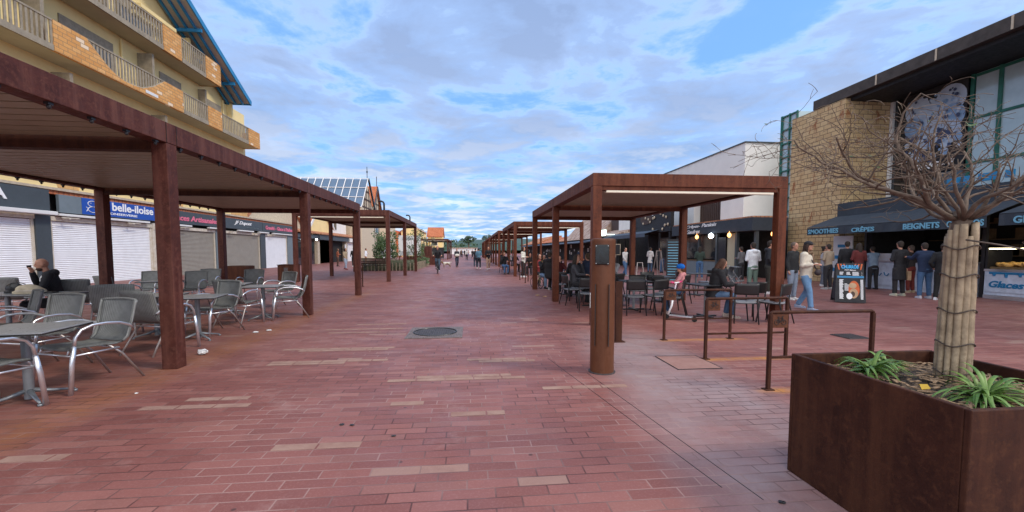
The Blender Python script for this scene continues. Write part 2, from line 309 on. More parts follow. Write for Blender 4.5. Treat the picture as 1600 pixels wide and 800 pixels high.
# ------------------------------------------------------------ mesh builder
CUBE=[(0,3,2,1),(4,5,6,7),(0,1,5,4),(1,2,6,5),(2,3,7,6),(3,0,4,7)]
class MB:
    def __init__(s): s.v=[]; s.f=[]; s.m=[]; s.cur=0
    def slot(s,i): s.cur=i; return s
    def add(s,vs,fs):
        o=len(s.v); s.v+= [tuple(p) for p in vs]; s.f+=[tuple(i+o for i in f) for f in fs]; s.m+=[s.cur]*len(fs); return s
    def box(s,x0,y0,z0,x1,y1,z1):
        x0,x1=min(x0,x1),max(x0,x1); y0,y1=min(y0,y1),max(y0,y1); z0,z1=min(z0,z1),max(z0,z1)
        return s.add([(x0,y0,z0),(x1,y0,z0),(x1,y1,z0),(x0,y1,z0),(x0,y0,z1),(x1,y0,z1),(x1,y1,z1),(x0,y1,z1)],CUBE)
    def bar(s,a,b,w,h,up=(0,0,1)):
        a,b=Vector(a),Vector(b); d=(b-a).normalized(); u=Vector(up)
        if abs(d.dot(u))>.98: u=Vector((0,1,0))
        x=d.cross(u).normalized()*w/2; y=x.cross(d).normalized()*h/2
        return s.add([a-x-y,a+x-y,a+x+y,a-x+y,b-x-y,b+x-y,b+x+y,b-x+y],CUBE)
    def tube(s,pts,r,n=8,cap=True,flat=1.):
        pts=[Vector(p) for p in pts]; rs=r if isinstance(r,(list,tuple)) else [r]*len(pts)
        o=len(s.v); k=len(pts); pu=None
        for i,p in enumerate(pts):
            d=(pts[min(i+1,k-1)]-pts[max(i-1,0)])
            d=d.normalized() if d.length>1e-9 else Vector((0,0,1))
            if pu is None:
                u=Vector((0,0,1)) if abs(d.z)<.9 else Vector((0,1,0))
            else: u=pu
            x=d.cross(u)
            if x.length<1e-6: x=d.orthogonal()
            x.normalize(); y=x.cross(d).normalized(); pu=y
            for j in range(n):
                a=2*math.pi*j/n; s.v.append(tuple(p+x*math.cos(a)*rs[i]+y*math.sin(a)*rs[i]*flat))
        for i in range(k-1):
            for j in range(n):
                a=o+i*n+j; b=o+i*n+(j+1)%n; s.f.append((a,b,b+n,a+n)); s.m.append(s.cur)
        if cap:
            s.f.append(tuple(o+j for j in range(n))[::-1]); s.m.append(s.cur)
            s.f.append(tuple(o+(k-1)*n+j for j in range(n))); s.m.append(s.cur)
        return s
    def cyl(s,x,y,z0,z1,r0,r1=None,n=24): return s.tube([(x,y,z0),(x,y,z1)],[r0,r0 if r1 is None else r1],n)
    def ell(s,c,r,n=12,m=8,rot=None):
        c=Vector(c); o=len(s.v); vs=[]
        for i in range(1,m):
            t=math.pi*i/m
            for j in range(n):
                a=2*math.pi*j/n; p=Vector((r[0]*math.sin(t)*math.cos(a),r[1]*math.sin(t)*math.sin(a),r[2]*math.cos(t)))
                if rot: p=rot@p
                vs.append(c+p)
        t_=Vector((0,0,r[2])); b_=Vector((0,0,-r[2]))
        if rot: t_=rot@t_; b_=rot@b_
        vs+= [c+t_,c+b_]; T=(m-1)*n; fs=[]
        for i in range(m-2):
            for j in range(n): fs.append((i*n+j,(i+1)*n+j,(i+1)*n+(j+1)%n,i*n+(j+1)%n))
        for j in range(n): fs.append((T,j,(j+1)%n)); fs.append((T+1,(m-2)*n+(j+1)%n,(m-2)*n+j))
        return s.add(vs,fs)
    def prism(s,poly,axis,a,b):
        # poly in the two other axes (order kept), extruded from a to b along axis
        def P(u,v,w): return {'x':(w,u,v),'y':(u,w,v),'z':(u,v,w)}[axis]
        n=len(poly); vs=[P(u,v,a) for u,v in poly]+[P(u,v,b) for u,v in poly]
        fs=[tuple(range(n))[::-1],tuple(range(n,2*n))]+[(i,(i+1)%n,(i+1)%n+n,i+n) for i in range(n)]
        return s.add(vs,fs)
    def quad(s,a,b,c,d_): return s.add([a,b,c,d_],[(0,1,2,3)])
    def sheet(s,rows,th=0.):
        # rows of points -> surface; th: thickness along -normal approx via duplicate offset
        k=len(rows); n=len(rows[0]); rows=[[Vector(p) for p in r] for r in rows]
        fs=[(i*n+j,i*n+j+1,(i+1)*n+j+1,(i+1)*n+j) for i in range(k-1) for j in range(n-1)]
        flat=[p for r in rows for p in r]
        if not th: return s.add(flat,fs)
        N=[Vector((0,0,0)) for _ in flat]
        for f in fs:
            nn_=(flat[f[1]]-flat[f[0]]).cross(flat[f[2]]-flat[f[0]])
            for i in f: N[i]+=nn_
        back=[p-(q.normalized() if q.length else Vector((0,0,1)))*th for p,q in zip(flat,N)]
        L=len(flat); f2=[tuple(i+L for i in f[::-1]) for f in fs]
        ed=[i for i in range(n)]+[i*n+n-1 for i in range(1,k)]+[(k-1)*n+j for j in range(n-2,-1,-1)]+[i*n for i in range(k-2,0,-1)]
        f3=[(ed[i],ed[i]+L,ed[(i+1)%len(ed)]+L,ed[(i+1)%len(ed)]) for i in range(len(ed))]
        return s.add(flat+back,fs+f2+f3)
    def build(s,name,mats,parent=None,smooth=False,bevel=0.,world=False,remesh=0.,sm=0):
        if not isinstance(mats,(list,tuple)): mats=[mats]
        me=bpy.data.meshes.new(name); vs=s.v
        if world and parent is not None:
            im=Matrix.LocRotScale(parent.location,parent.rotation_euler,parent.scale).inverted()
            pp=parent.parent
            if pp is not None: im=im@Matrix.LocRotScale(pp.location,pp.rotation_euler,pp.scale).inverted()
            vs=[tuple(im@Vector(p)) for p in vs]
        me.from_pydata(vs,[],s.f); me.validate()
        for m_ in mats: me.materials.append(MT[m_] if isinstance(m_,str) else m_)
        if len(mats)>1 and len(me.polygons)==len(s.m): me.polygons.foreach_set('material_index',s.m)
        if smooth: me.polygons.foreach_set('use_smooth',[True]*len(me.polygons))
        o=bpy.data.objects.new(name,me); COL.objects.link(o)
        if parent is not None: o.parent=parent
        if remesh:
            r=o.modifiers.new('r','REMESH'); r.mode='VOXEL'; r.voxel_size=remesh; r.use_smooth_shade=True
            if sm: q=o.modifiers.new('s','SMOOTH'); q.iterations=sm; q.factor=.5
        if bevel:
            bv=o.modifiers.new('b','BEVEL'); bv.width=bevel; bv.segments=2; bv.limit_method='ANGLE'; bv.angle_limit=R(40)
        return o
def tag(o,label,cat,group=None,kind=None):
    if label: o['label']=label
    if cat: o['category']=cat
    if group: o['group']=group
    if kind: o['kind']=kind
    return o
def thing(name,label,cat,loc=(0,0,0),rz=0.,group=None,scale=1.):
    o=bpy.data.objects.new(name,None); COL.objects.link(o); o.location=loc; o.rotation_euler=(0,0,rz); o.scale=(scale,)*3
    o.empty_display_size=.1
    return tag(o,label,cat,group)
def kids(o): return [c for c in bpy.data.objects if c.parent==o]
def dup(root,loc,rz,label,group=None,_k={}):
    if root.name not in _k: _k[root.name]=[(c,kids(c)) for c in kids(root)]
    r=root.copy(); COL.objects.link(r); r.location=loc; r.rotation_euler=(0,0,rz); r['label']=label
    if group: r['group']=group
    for c,gs in _k[root.name]:
        c2=c.copy(); COL.objects.link(c2); c2.parent=r
        for g in gs: g2=g.copy(); COL.objects.link(g2); g2.parent=c2
    return r
def text(s_,origin,right,up,w,h,m,parent,depth=.01,shear=0.,bold=0.,name='lettering',world=True):
    """lettering fitted to a box w x h whose lower-left corner is origin"""
    cu=bpy.data.curves.new(name,'FONT'); cu.body=s_; cu.size=1; cu.shear=shear; cu.offset=bold; cu.extrude=.02; cu.resolution_u=3
    to=bpy.data.objects.new(name+'_tmp',cu); COL.objects.link(to)
    bpy.context.view_layer.update()
    me=bpy.data.meshes.new_from_object(to); bpy.data.objects.remove(to)
    vs=[v.co.copy() for v in me.vertices]; fs=[tuple(p.vertices) for p in me.polygons]; bpy.data.meshes.remove(me)
    x0=min(v.x for v in vs); x1=max(v.x for v in vs); y0=min(v.y for v in vs); y1=max(v.y for v in vs)
    O=Vector(origin); rt=Vector(right).normalized(); u=Vector(up).normalized(); n_=rt.cross(u)
    b=MB(); b.add([O+rt*((v.x-x0)/(x1-x0)*w)+u*((v.y-y0)/(y1-y0)*h)+n_*((v.z/.02+1)*.5*depth) for v in vs],fs)
    return b.build(name,m,parent,world=world)
def sheetg(name,x0,y0,x1,y1,z,m,label=None,kind='structure',th=.0):
    b=MB(); b.quad((x0,y0,z),(x1,y0,z),(x1,y1,z),(x0,y1,z)); o=b.build(name,m); o['kind']=kind; return o
# ============================================================ SETTING
sheetg('pavement',-500,-60,500,900,0.,'pavers')
# ------------------------------------------------------------ pergolas
def pergola(label,x0,x1,ys,z,mat_,col='corten steel pergolas',pw=.18,strip=True,front='f',loc=None,bulbs=False,lamp=()):
    """posts on both long sides at ys; x0<x1"""
    y0,y1=ys[0],ys[-1]
    t=thing('pergola',label,'pergola',((x0+x1)/2,y0,0),0,col)
    h=pw/2
    for x in (x0,x1):
        for y in ys:
            b=MB(); b.box(x-h,y-h,0,x+h,y+h,z-.252); b.build('post',mat_,t,world=True,bevel=.006)
    # perimeter beams, butted end to end
    if y0<30:
        b=MB()
        for x in (x0,x1):
            sx=-1 if x==x0 else 1
            for y in ys[1:-1]:
                for dy in (-h,h): b.box(x+sx*(h+.0045),y+dy-.004,z-.25,x+sx*(h+.0075),y+dy+.004,z-.003)
        b.build('weld_seams','gapd',t,world=True)
    for x in (x0,x1):
        b=MB(); b.box(x-h-.004,y0-h+pw+.002,z-.25,x+h+.004,y1+h-pw-.002,z)
        b.build('long_beam',mat_,t,world=True,bevel=.006)
    for i,y in enumerate((y0,y1)):
        b=MB(); b.box(x0-h-.004,y-h,z-.25,x1+h+.004,y+h,z); b.box(x0+h+.003,y-h+.03,z-.33,x1-h-.003,y+h-.03,z-.2505)
        b.build('end_beam',mat_,t,world=True,bevel=.006)
    for y in ys[1:-1]:
        b=MB(); b.box(x0+h+.006,y-h+.02,z-.34,x1-h-.006,y+h-.02,z-.11); b.build('cross_beam','corten_p' if mat_=='corten_l' else mat_,t,world=True)  # on the left, a darker steel colour stands in for shade on inner beams
    # louvred roof: blades between the beams
    for k in range(len(ys)-1):
        b=MB(); a,c=ys[k]+h+.01,ys[k+1]-h-.01; n=max(6,int((c-a)/.2)); st=(c-a)/n
        for i in range(n):
            yy=a+i*st
            b.box(x0+h+.05,yy,z-.205,x1-h-.05,yy+st-.032,z-.19)
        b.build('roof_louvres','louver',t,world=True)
        b=MB(); b.box(x0+h+.05,a,z-.187,x1-h-.05,c,z-.17); b.build('roof_sheet','gapd',t,world=True)
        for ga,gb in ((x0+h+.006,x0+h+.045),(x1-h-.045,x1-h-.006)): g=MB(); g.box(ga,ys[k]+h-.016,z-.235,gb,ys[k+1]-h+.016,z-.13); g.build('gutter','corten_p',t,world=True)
    if strip:
        b=MB(); b.box(x0+h+.1,y0-h+.035,z-.372,x1-h-.1,y0+h-.035,z-.332); b.build('edge_strip','strip',t,world=True)
    if bulbs:
        for x in (x0,x1):
            y=y0+.4
            while y<y1-.2:
                b=MB(); b.box(x+(.03 if x==x1 else -.05),y,z-.275,x+(.07 if x==x1 else -.01),y+.05,z-.2505); b.ell((x+(.05 if x==x1 else -.03),y+.025,z-.29),(.018,.018,.024),8,6); b.build('light_clip','dmetal',t,world=True); y+=.43
    for lx,ly in lamp:
        b=MB(); b.tube([(lx,ly,z),(lx,ly,z+.34),(lx-.04,ly,z+.42),(lx-.14,ly,z+.46),(lx-.26,ly,z+.45)],.045,8)
        b.build('vent_pipe','dmetal',t,smooth=True,world=True)
    return t
pergola('rust brown pergola over the grey wicker chairs and grey tables, nearest on the left',-8.10,-3.80,[1.25,5.76,10.27,14.75],3.08,'corten_l',strip=False,bulbs=True)
pergola('taller rust brown pergola behind the wicker chairs, with curved black pipes on its roof',-8.3,-3.98,[21.1,26.3,31.4],3.47,'corten_l',lamp=((-4.2,21.4),(-4.1,29.6)))
pergola('far pergola past the planting bed with the bench on the left side',-8.6,-4.0,[75,80,85,90],3.6,'corten_l')
pergola('rust brown pergola over the black chairs behind the bronze bollard',2.5,6.42,[8.28,12.30,16.31],3.03,'corten_r')
pergola('second pergola on the right, just past the one over the black chairs',2.62,6.6,[24.75,29,33.3],3.22,'corten_r')
pergola('third pergola on the right, between the second one and the far ones',2.7,6.7,[40,45,50,55],3.42,'corten_r')
pergola('fourth pergola on the right, far down the promenade',2.8,6.8,[63,68,73,78],3.5,'corten_r')
pergola('last pergola on the right, smallest at the end of the promenade',2.9,6.9,[86,92,98,104],3.5,'corten_r')
# ------------------------------------------------------------ left shop row
XW=-17.5
t=thing('shop_row','long single storey row of shuttered shops under a sandy brick parapet with pale arches','shops',(XW,16,0))
b=MB()
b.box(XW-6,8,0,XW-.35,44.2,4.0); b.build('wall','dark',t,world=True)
b=MB(); b.box(XW-6,8,4.17,XW-.02,35.5,5.25); b.build('brick_parapet','sbrick',t,world=True)
b=MB(); b.box(XW-6,8,4.06,XW+.10,44.2,4.165); b.build('ledge','stone',t,world=True)
b=MB(); b.box(XW-.3,8,3.9,XW+.0,44.2,4.055); 
b.build('clay_tile_course','tileo',t,world=True)
for yc,hw in ((17.0,3.0),(24.0,3.0),(30.5,2.6)):
    b=MB(); pts=[(yc+hw*math.cos(a),4.17+.86*math.sin(a)) for a in [math.pi*i/20 for i in range(21)]]
    b.prism(pts,'x',XW-.015,XW+.02); b.build('arch_panel','cream',t,world=True)
def shutter(y0,y1,z1,m,x=XW-.12):
    b=MB(); n=int(z1/.085); rows=[]
    for i in range(n+1):
        z=.06+i*(z1-.06)/n; rows+= [[(x-.012,y0,z),(x-.012,y1,z)],[(x+.012,y0,z+.03),(x+.012,y1,z+.03)]]
    b.sheet([[Vector(p) for p in r] for r in rows]); b.box(x-.05,y0,.0,x-.014,y1,z1)
    b.box(x-.01,y0,0,x+.03,y1,.06)
    s=b.build('roller_shutter',m,t,world=True)
    f=MB(); f.box(x-.02,y0-.09,0,x+.05,y0-.002,z1+.05); f.box(x-.02,y1+.002,0,x+.05,y1+.09,z1+.05); f.box(x-.02,y0-.09,z1+.055,x+.10,y1+.09,z1+.24)
    f.build('shutter_frame','grime',s,world=True)
for y0,y1,z1,m in ((10.6,14.0,2.75,'shwhite'),(14.6,18.9,2.75,'shwhite'),(19.75,25.25,2.72,'shwhite'),(26.1,31.1,2.72,'shtaupe'),(32.4,37.3,2.72,'shtaupe'),(38.4,42.6,2.72,'shwhite')): shutter(y0,y1,z1,m)
for y0,y1,m in ((18.99,19.62,'darkgrey'),(25.35,25.98,'grime'),(31.2,32.28,'midgrey'),(37.42,38.28,'darkgrey'),(42.72,44.2,'midgrey'),(14.1,14.5,'darkgrey')):
    b=MB(); b.box(XW-.34,y0,0,XW+.0,y1,3.05); b.build('pilaster',m,t,world=True)
# fascia boards with their own lettering
def fascia(y0,y1,z0,z1,m,x=XW+.0,th=.12):
    b=MB(); b.box(x,y0,z0,x+th,y1,z1); return b.build('shop_sign',m,t,world=True,bevel=.005)
xs=XW+.125
s=fascia(8.3,19.45,3.14,4.02,'darkgrey',th=.16)
text('A',(XW+.165,17.25,3.45),(0,1,0),(0,0,1),.55,.45,'letter',s,.03,bold=.02)
b=MB(); b.box(XW+.165,10.6,2.98,XW+.42,19.5,3.13); b.build('awning_box','white',t,world=True,bevel=.02)
s=fascia(19.9,26.05,3.14,3.9,'midgrey')
b=MB(); b.box(xs-.003,20.95,3.16,xs+.012,25.4,3.885); bs=b.build('blue_panel','signblue',s,world=True)
text('la belle-iloise',(xs+.013,21.98,3.45),(0,1,0),(0,0,1),3.25,.40,'letter',s,.01,bold=.025)
text('CONSERVERIE',(xs+.013,22.2,3.25),(0,1,0),(0,0,1),1.9,.11,'letter',s,.01,bold=.02)
b=MB()
for k,z in ((1,3.66),(-1,3.40)):   # the two curled fish
    pts=[(xs+.02,21.5+.26*math.cos(a),z+.13*math.sin(a)) for a in [R(20+k*10)+2*math.pi*i/20*.93 for i in range(21)]]
    b.tube(pts,.014,5)
    b.tube([(xs+.02,21.24 if k<0 else 21.76,z),(xs+.02,21.15 if k<0 else 21.82,z+.1)],.014,5); b.tube([(xs+.02,21.24 if k<0 else 21.76,z),(xs+.02,21.15 if k<0 else 21.82,z-.1)],.014,5)
    b.ell((xs+.02,21.4 if k>0 else 21.6,z+.03),(.012,.02,.02),6,4)
b.build('fish_emblem','letter',s,world=True)
s=fascia(26.2,31.6,3.14,3.9,'darkgrey'); text('Glaces Artisanales',(xs,26.55,3.33),(0,1,0),(0,0,1),4.7,.34,'pink',s,.02,shear=.15,bold=.03)
s=fascia(31.65,37.55,3.14,3.9,'darkgrey'); text('JF Dupont',(xs,33.3,3.42),(0,1,0),(0,0,1),2.5,.34,'letter',s,.02,shear=.45,bold=.012)
text('ARTISAN GLACIER',(xs,35.0,3.28),(0,1,0),(0,0,1),1.9,.07,'midgrey',s,.02)
s=fascia(37.6,44.2,3.14,3.9,'darkgrey'); text("Granité - Glace à l'Italienne",(xs,38.1,3.33),(0,1,0),(0,0,1),5.9,.34,'pink',s,.02,shear=.1,bold=.03)
for y0,y1 in ((19.8,24.9),(26.3,28.4),(30.2,31.9),(33.8,36.0),(36.9,38.6),(39.4,43.9)):
    b=MB(); b.box(XW+.0,y0,2.99,XW+.2,y1,3.09); b.build('awning_box','white',t,world=True,bevel=.015)
b=MB()
for y in (20.1,23.6,25.6,27.5,32.8,36.4,39.1): b.box(XW+.0,y,2.86,XW+.32,y+.07,2.93); b.box(XW+.26,y-.3,2.9,XW+.3,y+.5,2.935)
b.build('awning_arms','grime',t,world=True)
# ------------------------------------------------------------ hotel with brick balconies
XH=-16.5; XR=-17.75
t=thing('hotel','three storey cream holiday block with yellow brick balconies and a blue edged gable roof','building',(-18,25,0))
b=MB(); b.box(-27,4,5.26,XR,36.0,12.2)
b.build('wall','cream',t,world=True)
# gable wall above
b=MB(); b.prism([(4,12.2),(33.2,12.2),(33.2,12.6),(18.0,20.4),(4,13.3)],'x',-27,XR-.06); b.build('gable_wall','cream',t,world=True)
def slab(z,y1,xf=XH):
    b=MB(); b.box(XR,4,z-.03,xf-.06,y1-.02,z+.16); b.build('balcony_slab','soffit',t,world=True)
slab(9.55,35.75); slab(12.46,30.7); slab(6.4,35.75)
ARC=[(20.80, 10.55), (21.06, 10.38), (21.66, 9.95), (22.11, 9.75), (22.58, 9.65), (23.17, 9.66), (23.75, 9.75), (24.47, 10.09), (25.16, 10.58)]
def arcz(y):
    P=[(20.6,10.72)]+ARC+[(25.36,10.72)]
    for (a,za),(c,zc) in zip(P,P[1:]):
        if a<=y<=c: return za+(zc-za)*(y-a)/(c-a)
    return 10.72
def parapet(y0,y1,z0,z1,cut=None):
    b=MB()
    if cut:
        a,c,dz=cut; pts=[(y0,z0),(y1,z0),(y1,z1),(c,z1)]
        m_=16
        pts+=ARC[::-1]
        pts+=[(a,z1),(y0,z1)]
        b.prism(pts,'x',XH-.16,XH)
    else: b.box(XH-.16,y0,z0,XH,y1,z1)
    b.build('brick_parapet','ybrick',t,world=True)
def rail(y0,y1,z0,z1,n=None,curve=None,x=XH-.05,m='wood'):
    b=MB(); n=n or int((y1-y0)/.19)
    b.box(x-.03,y0,z1-.07,x+.04,y1,z1-.0)
    if not curve: b.box(x-.05,y0,z0-.02,x+.05,y1,z0+.22)
    for i in range(n+1):
        y=y0+.03+(y1-y0-.06)*i/n; zb=z0+.2
        if curve: zb=arcz(y)
        if zb<z1-.1: b.box(x-.018,y-.045,zb,x+.018,y+.045,z1-.07)
    if curve:
        pts=[(x,20.6,10.70)]+[(x,a,c) for a,c in ARC]+[(x,25.36,10.70)]; b.tube(pts,.045,6)
    b.build('balcony_railing',m,t,world=True)
zA0,zA1,zB0,zB1=9.50,10.72,12.42,13.80
rail(13.2,19.1,zA0,zA1); parapet(19.12,26.8,zA0,zA1,(20.6,25.36,1.02)); rail(20.6,25.36,zA0,zA1,None,1.02)
rail(26.84,29.15,zA0,zA1); parapet(29.18,30.65,zA0,zA1); rail(30.68,34.05,zA0,zA1); parapet(34.1,35.75,zA0,zA1); parapet(8,13.15,zA0,zA1)
rail(18.6,25.38,zB0,zB1); parapet(25.42,26.85,zB0,zB1); rail(26.9,29.1,zB0,zB1); parapet(29.15,30.7,zB0,zB1); parapet(14,18.55,zB0,zB1)
# return walls of parapets
b=MB(); b.box(XR,35.6,zA0,XH-.17,35.75,zA1); b.build('end_parapet','ybrick',t,world=True)
b=MB(); b.box(XR,30.55,zB0,XH-.17,30.7,zB1); b.build('end_parapet','ybrick',t,world=True)
# cream partitions and timber dividers between balconies
for y,z0,z1,xf,m in ((19.2,zA0,12.3,-17.0,'wood'),(25.2,zA0,12.3,-17.0,'wood'),(30.3,zA0,12.3,-17.3,'wood'),(33.6,zA0,12.3,-17.4,'cream'),(28.9,zB0,14.7,-17.3,'cream'),(22.5,zB0,15.3,-17.1,'wood'),(20.3,6.5,9.3,-17.0,'wood'),(26,6.5,9.3,-17.,'wood')):
    b=MB(); b.box(XR+.01,y,z0+.17,xf,y+.16,min(z1,z0+2.6) if m=='wood' else z1); b.build('balcony_divider',m,t,world=True)
# windows / doors behind balconies
for y0,y1,z in ((15,17.5,9.7),(20.8,23.6,9.7),(26.8,28.6,9.7),(31,32.8,9.7),(19.6,22,12.6),(24,26.4,12.6),(27,28.4,12.6),(21.4,24.5,6.6),(27.5,29.6,6.6),(31,33,6.6)):
    b=MB(); b.box(XR+.0,y0,z,XR+.05,y1,z+2.1); f=b.build('window','wood',t,world=True)
    g=MB(); g.box(XR+.051,y0+.12,z+.1,XR+.07,(y0+y1)/2-.04,z+1.5); g.box(XR+.051,(y0+y1)/2+.04,z+.1,XR+.07,y1-.12,z+1.5); g.build('pane','glassd',f,world=True)
for y in (24.1,33.0): b=MB(); b.tube([(XR+.08,y,9.75),(XR+.08,y,12.3)],.05,8); b.build('drain_pipe','cream',t,world=True)
b=MB(); b.box(XH-.001,23.9,9.6,XH+.02,24.75,9.75); b.build('name_plate','white',t,world=True)
# gable roof
def rk(y,z,th): return (y,z-th)
ex0,ex1=33.7,18.2; ez0,ez1=12.35,20.45
b=MB(); b.prism([(ex0,ez0),(ex1,ez1),(2.7,ez0),(2.7,ez0+.16),(ex1,ez1+.18),(ex0+.1,ez0+.16)],'x',-27,-16.2)
b.build('roof_slab','soffw',t,world=True)
b=MB(); b.prism([(ex0+.15,ez0-.10),(ex0+.2,ez0+.22),(ex1,ez1+.32),(ex1,ez1-.02)],'x',-16.19,-16.12)
b.prism([(2.6,ez0-.10),(2.5,ez0+.22),(ex1-.01,ez1+.32),(ex1-.01,ez1-.02)][::-1],'x',-16.19,-16.12)
b.box(-27,ex0+.12,ez0-.06,-16.2,ex0+.2,ez0+.2)
b.build('bargeboard','bluew',t,world=True)
b=MB()
for x in (-16.6,-17.1,-17.6):
    b.bar((x,ex0-.1,ez0-.09),(x,ex1+.2,ez1-.09),.10,.16)
for y in (31.9,28.4):
    z=ez0+(ex0-y)*(ez1-ez0)/(ex0-ex1)-.2; b.bar((-17.74,y,z),(-16.25,y,z),.12,.2)
b.build('rafters','bluew',t,world=True)
b=MB(); b.box(XR,24.9,14.35,XH-.7,27.6,14.55); b.box(XR,24.9,14.0,XR+.25,33.0,14.2); b.build('cornice','cream',t,world=True)
# ------------------------------------------------------------ houses behind and beyond the row
def house(label,x0,x1,y0,y1,ez,rz_,wall,roof,ridge='y',cat='house',over=.3,wins=(),name='house',barge=None,gx=None):
    t=thing(name,label,cat,((x0+x1)/2,(y0+y1)/2,0))
    if ridge=='y':
        xm=(x0+x1)/2; b=MB(); b.prism([(x0,0),(x1,0),(x1,ez),(xm,rz_-.12),(x0,ez)],'y',y0,y1); b.build('wall',wall,t,world=True)
        sl=(rz_-ez)/(xm-x0)
        b=MB()
        for s in (-1,1):
            xe=xm+s*((x1-x0)/2+over); ze=ez-sl*over
            b.prism([(xm,rz_),(xe,ze),(xe,ze+.16),(xm,rz_+.16)] if s>0 else [(xm,rz_),(xm,rz_+.16),(xe,ze+.16),(xe,ze)],'y',y0-over,y1+over)
        b.build('roof',roof,t,world=True)
    else:
        ym=(y0+y1)/2; b=MB(); b.prism([(y0,0),(y1,0),(y1,ez),(ym,rz_-.12),(y0,ez)],'x',x0,x1); b.build('wall',wall,t,world=True)
        sl=(rz_-ez)/(ym-y0); b=MB()
        for s in (-1,1):
            ye=ym+s*((y1-y0)/2+over); ze=ez-sl*over
            b.prism([(ym,rz_),(ye,ze),(ye,ze+.16),(ym,rz_+.16)],'x',x0-over,x1+over)
        b.build('roof',roof,t,world=True)
        if barge:
            b=MB()
            for s in (-1,1):
                ye=ym+s*((y1-y0)/2+over+.1); ze=ez-sl*(over+.1); b.bar((x1+over+.05,ym,rz_+.08),(x1+over+.05,ye,ze+.08),.08,.3)
            b.build('bargeboard',barge,t,world=True)
    for (face,a,c,z0,z1) in wins:
        f=MB(); g=MB()
        if face=='x': f.box(x1,a,z0,x1+.05,c,z1); g.box(x1+.051,a+.12,z0+.12,x1+.06,c-.12,z1-.12)
        elif face=='-x': f.box(x0,a,z0,x0-.05,c,z1); g.box(x0-.051,a+.12,z0+.12,x0-.06,c-.12,z1-.12)
        else: f.box(a,y0-.05,z0,c,y0,z1); g.box(a+.12,y0-.06,z0+.12,c-.12,y0-.051,z1-.12)
        fo=f.build('window','white',t,world=True); g.build('pane','glassd',fo,world=True)
    return t
house('low house with a broad brown clay tile roof beyond the brick shop row',-30,-18.3,36.4,48.5,4.1,8.2,'beige','tile','x')
house('small cream house with a white edged gable over the dark shop front',-24,-18.0,49.5,57,4.5,7.6,'cream','tileo','x',barge='white')
house('grey rendered house with a shallow tiled roof behind the open souvenir shop',-26,-18.6,58,66,6.3,7.6,'whitew','tile','y',wins=(('x',60,61.4,4.3,5.6),))
# atrium
t=thing('atrium_building','tall building with a big sloping glass roof divided by white bars','building',(-22,70,0))
b=MB(); b.box(-30,66.6,0,-16.5,75.3,8.2); b.prism([(66.9,8.201),(75.0,8.201),(70.9,12.75)],'x',-29.9,-16.6); b.build('wall','beige',t,world=True)
b=MB(); b.prism([(66.5,8.25),(70.9,13.0),(70.9,12.9),(66.62,8.25)][::-1],'x',-30,-16.4); b.build('glass_roof','glassb',t,world=True)
b=MB()
for i in range(11):
    x=-16.35-i*1.15; b.bar((x,66.4,8.2),(x,70.9,13.15),.10,.10,(1,0,0))
for k in (0,.33,.66,1.): b.bar((-30,66.4+4.5*k,8.2+4.95*k),(-16.3,66.4+4.5*k,8.2+4.95*k),.10,.10)
b.build('glazing_bars','white',t,world=True)
b=MB(); b.bar((-16.3,70.95,13.1),(-16.3,75.6,8.1),.3,.25,(1,0,0)); b.build('bargeboard','dmetal',t,world=True)
b=MB()
for z,hw in ((8.3,3.6),(9.6,2.6),(10.9,1.4)): b.box(-16.599,70.9-hw,z,-16.5,70.9+hw,z+.2)
for yy,zz_ in ((-2.2,10.2),(-.9,11.6),(.9,11.6),(2.2,10.2)): b.box(-16.499,70.8+yy,6.0,-16.44,71.0+yy,zz_)
b.build('timber_frame','woodd',t,world=True)
b=MB(); b.tube([(-16.5,70.9,13.0),(-16.5,70.9,15.0)],.05,6); b.ell((-16.5,70.9,14.2),(.12,.12,.2),8,6); b.build('finial','dmetal',t,world=True)
def chalet(label,y0,y1,ez,rz_):
    t=house(label,-26,-16.9,y0,y1,ez,rz_,'beige','tileo','x',barge='dmetal',over=.35)
    b=MB(); ym=(y0+y1)/2; x=-16.86
    for z in [ez-3+i*(rz_-ez+1)/4 for i in range(4)]:
        hw=min((y1-y0)/2-.3,(rz_-z)*(y1-y0)/2/(rz_-ez)-.3)
        if hw>.3: b.box(x,ym-hw,z,x+.05,ym+hw,z+.16)
    for dy in (-.33,0,.33):
        yy=ym+dy*(y1-y0); b.box(x+.051,yy-.1,2.5,x+.09,yy+.1,rz_-abs(dy)*2*(rz_-ez)-.6)
    b.build('timber_frame','woodd',t,world=True)
    b=MB(); b.tube([(-16.7,ym,rz_),(-16.7,ym,rz_+1.9)],.06,6); b.build('finial','dmetal',t,world=True)
    for z in (4.6,7.2):
        f=MB(); f.box(x,ym-1.1,z,x+.04,ym+1.1,z+1.5); fo=f.build('window','white',t,world=True)
        g=MB(); g.box(x+.041,ym-.95,z+.12,x+.05,ym+.95,z+1.38); g.build('pane','glassd',fo,world=True)
chalet('timber framed house with a steep orange gable right behind the glass roofed building',76.2,81.4,9.6,12.9)
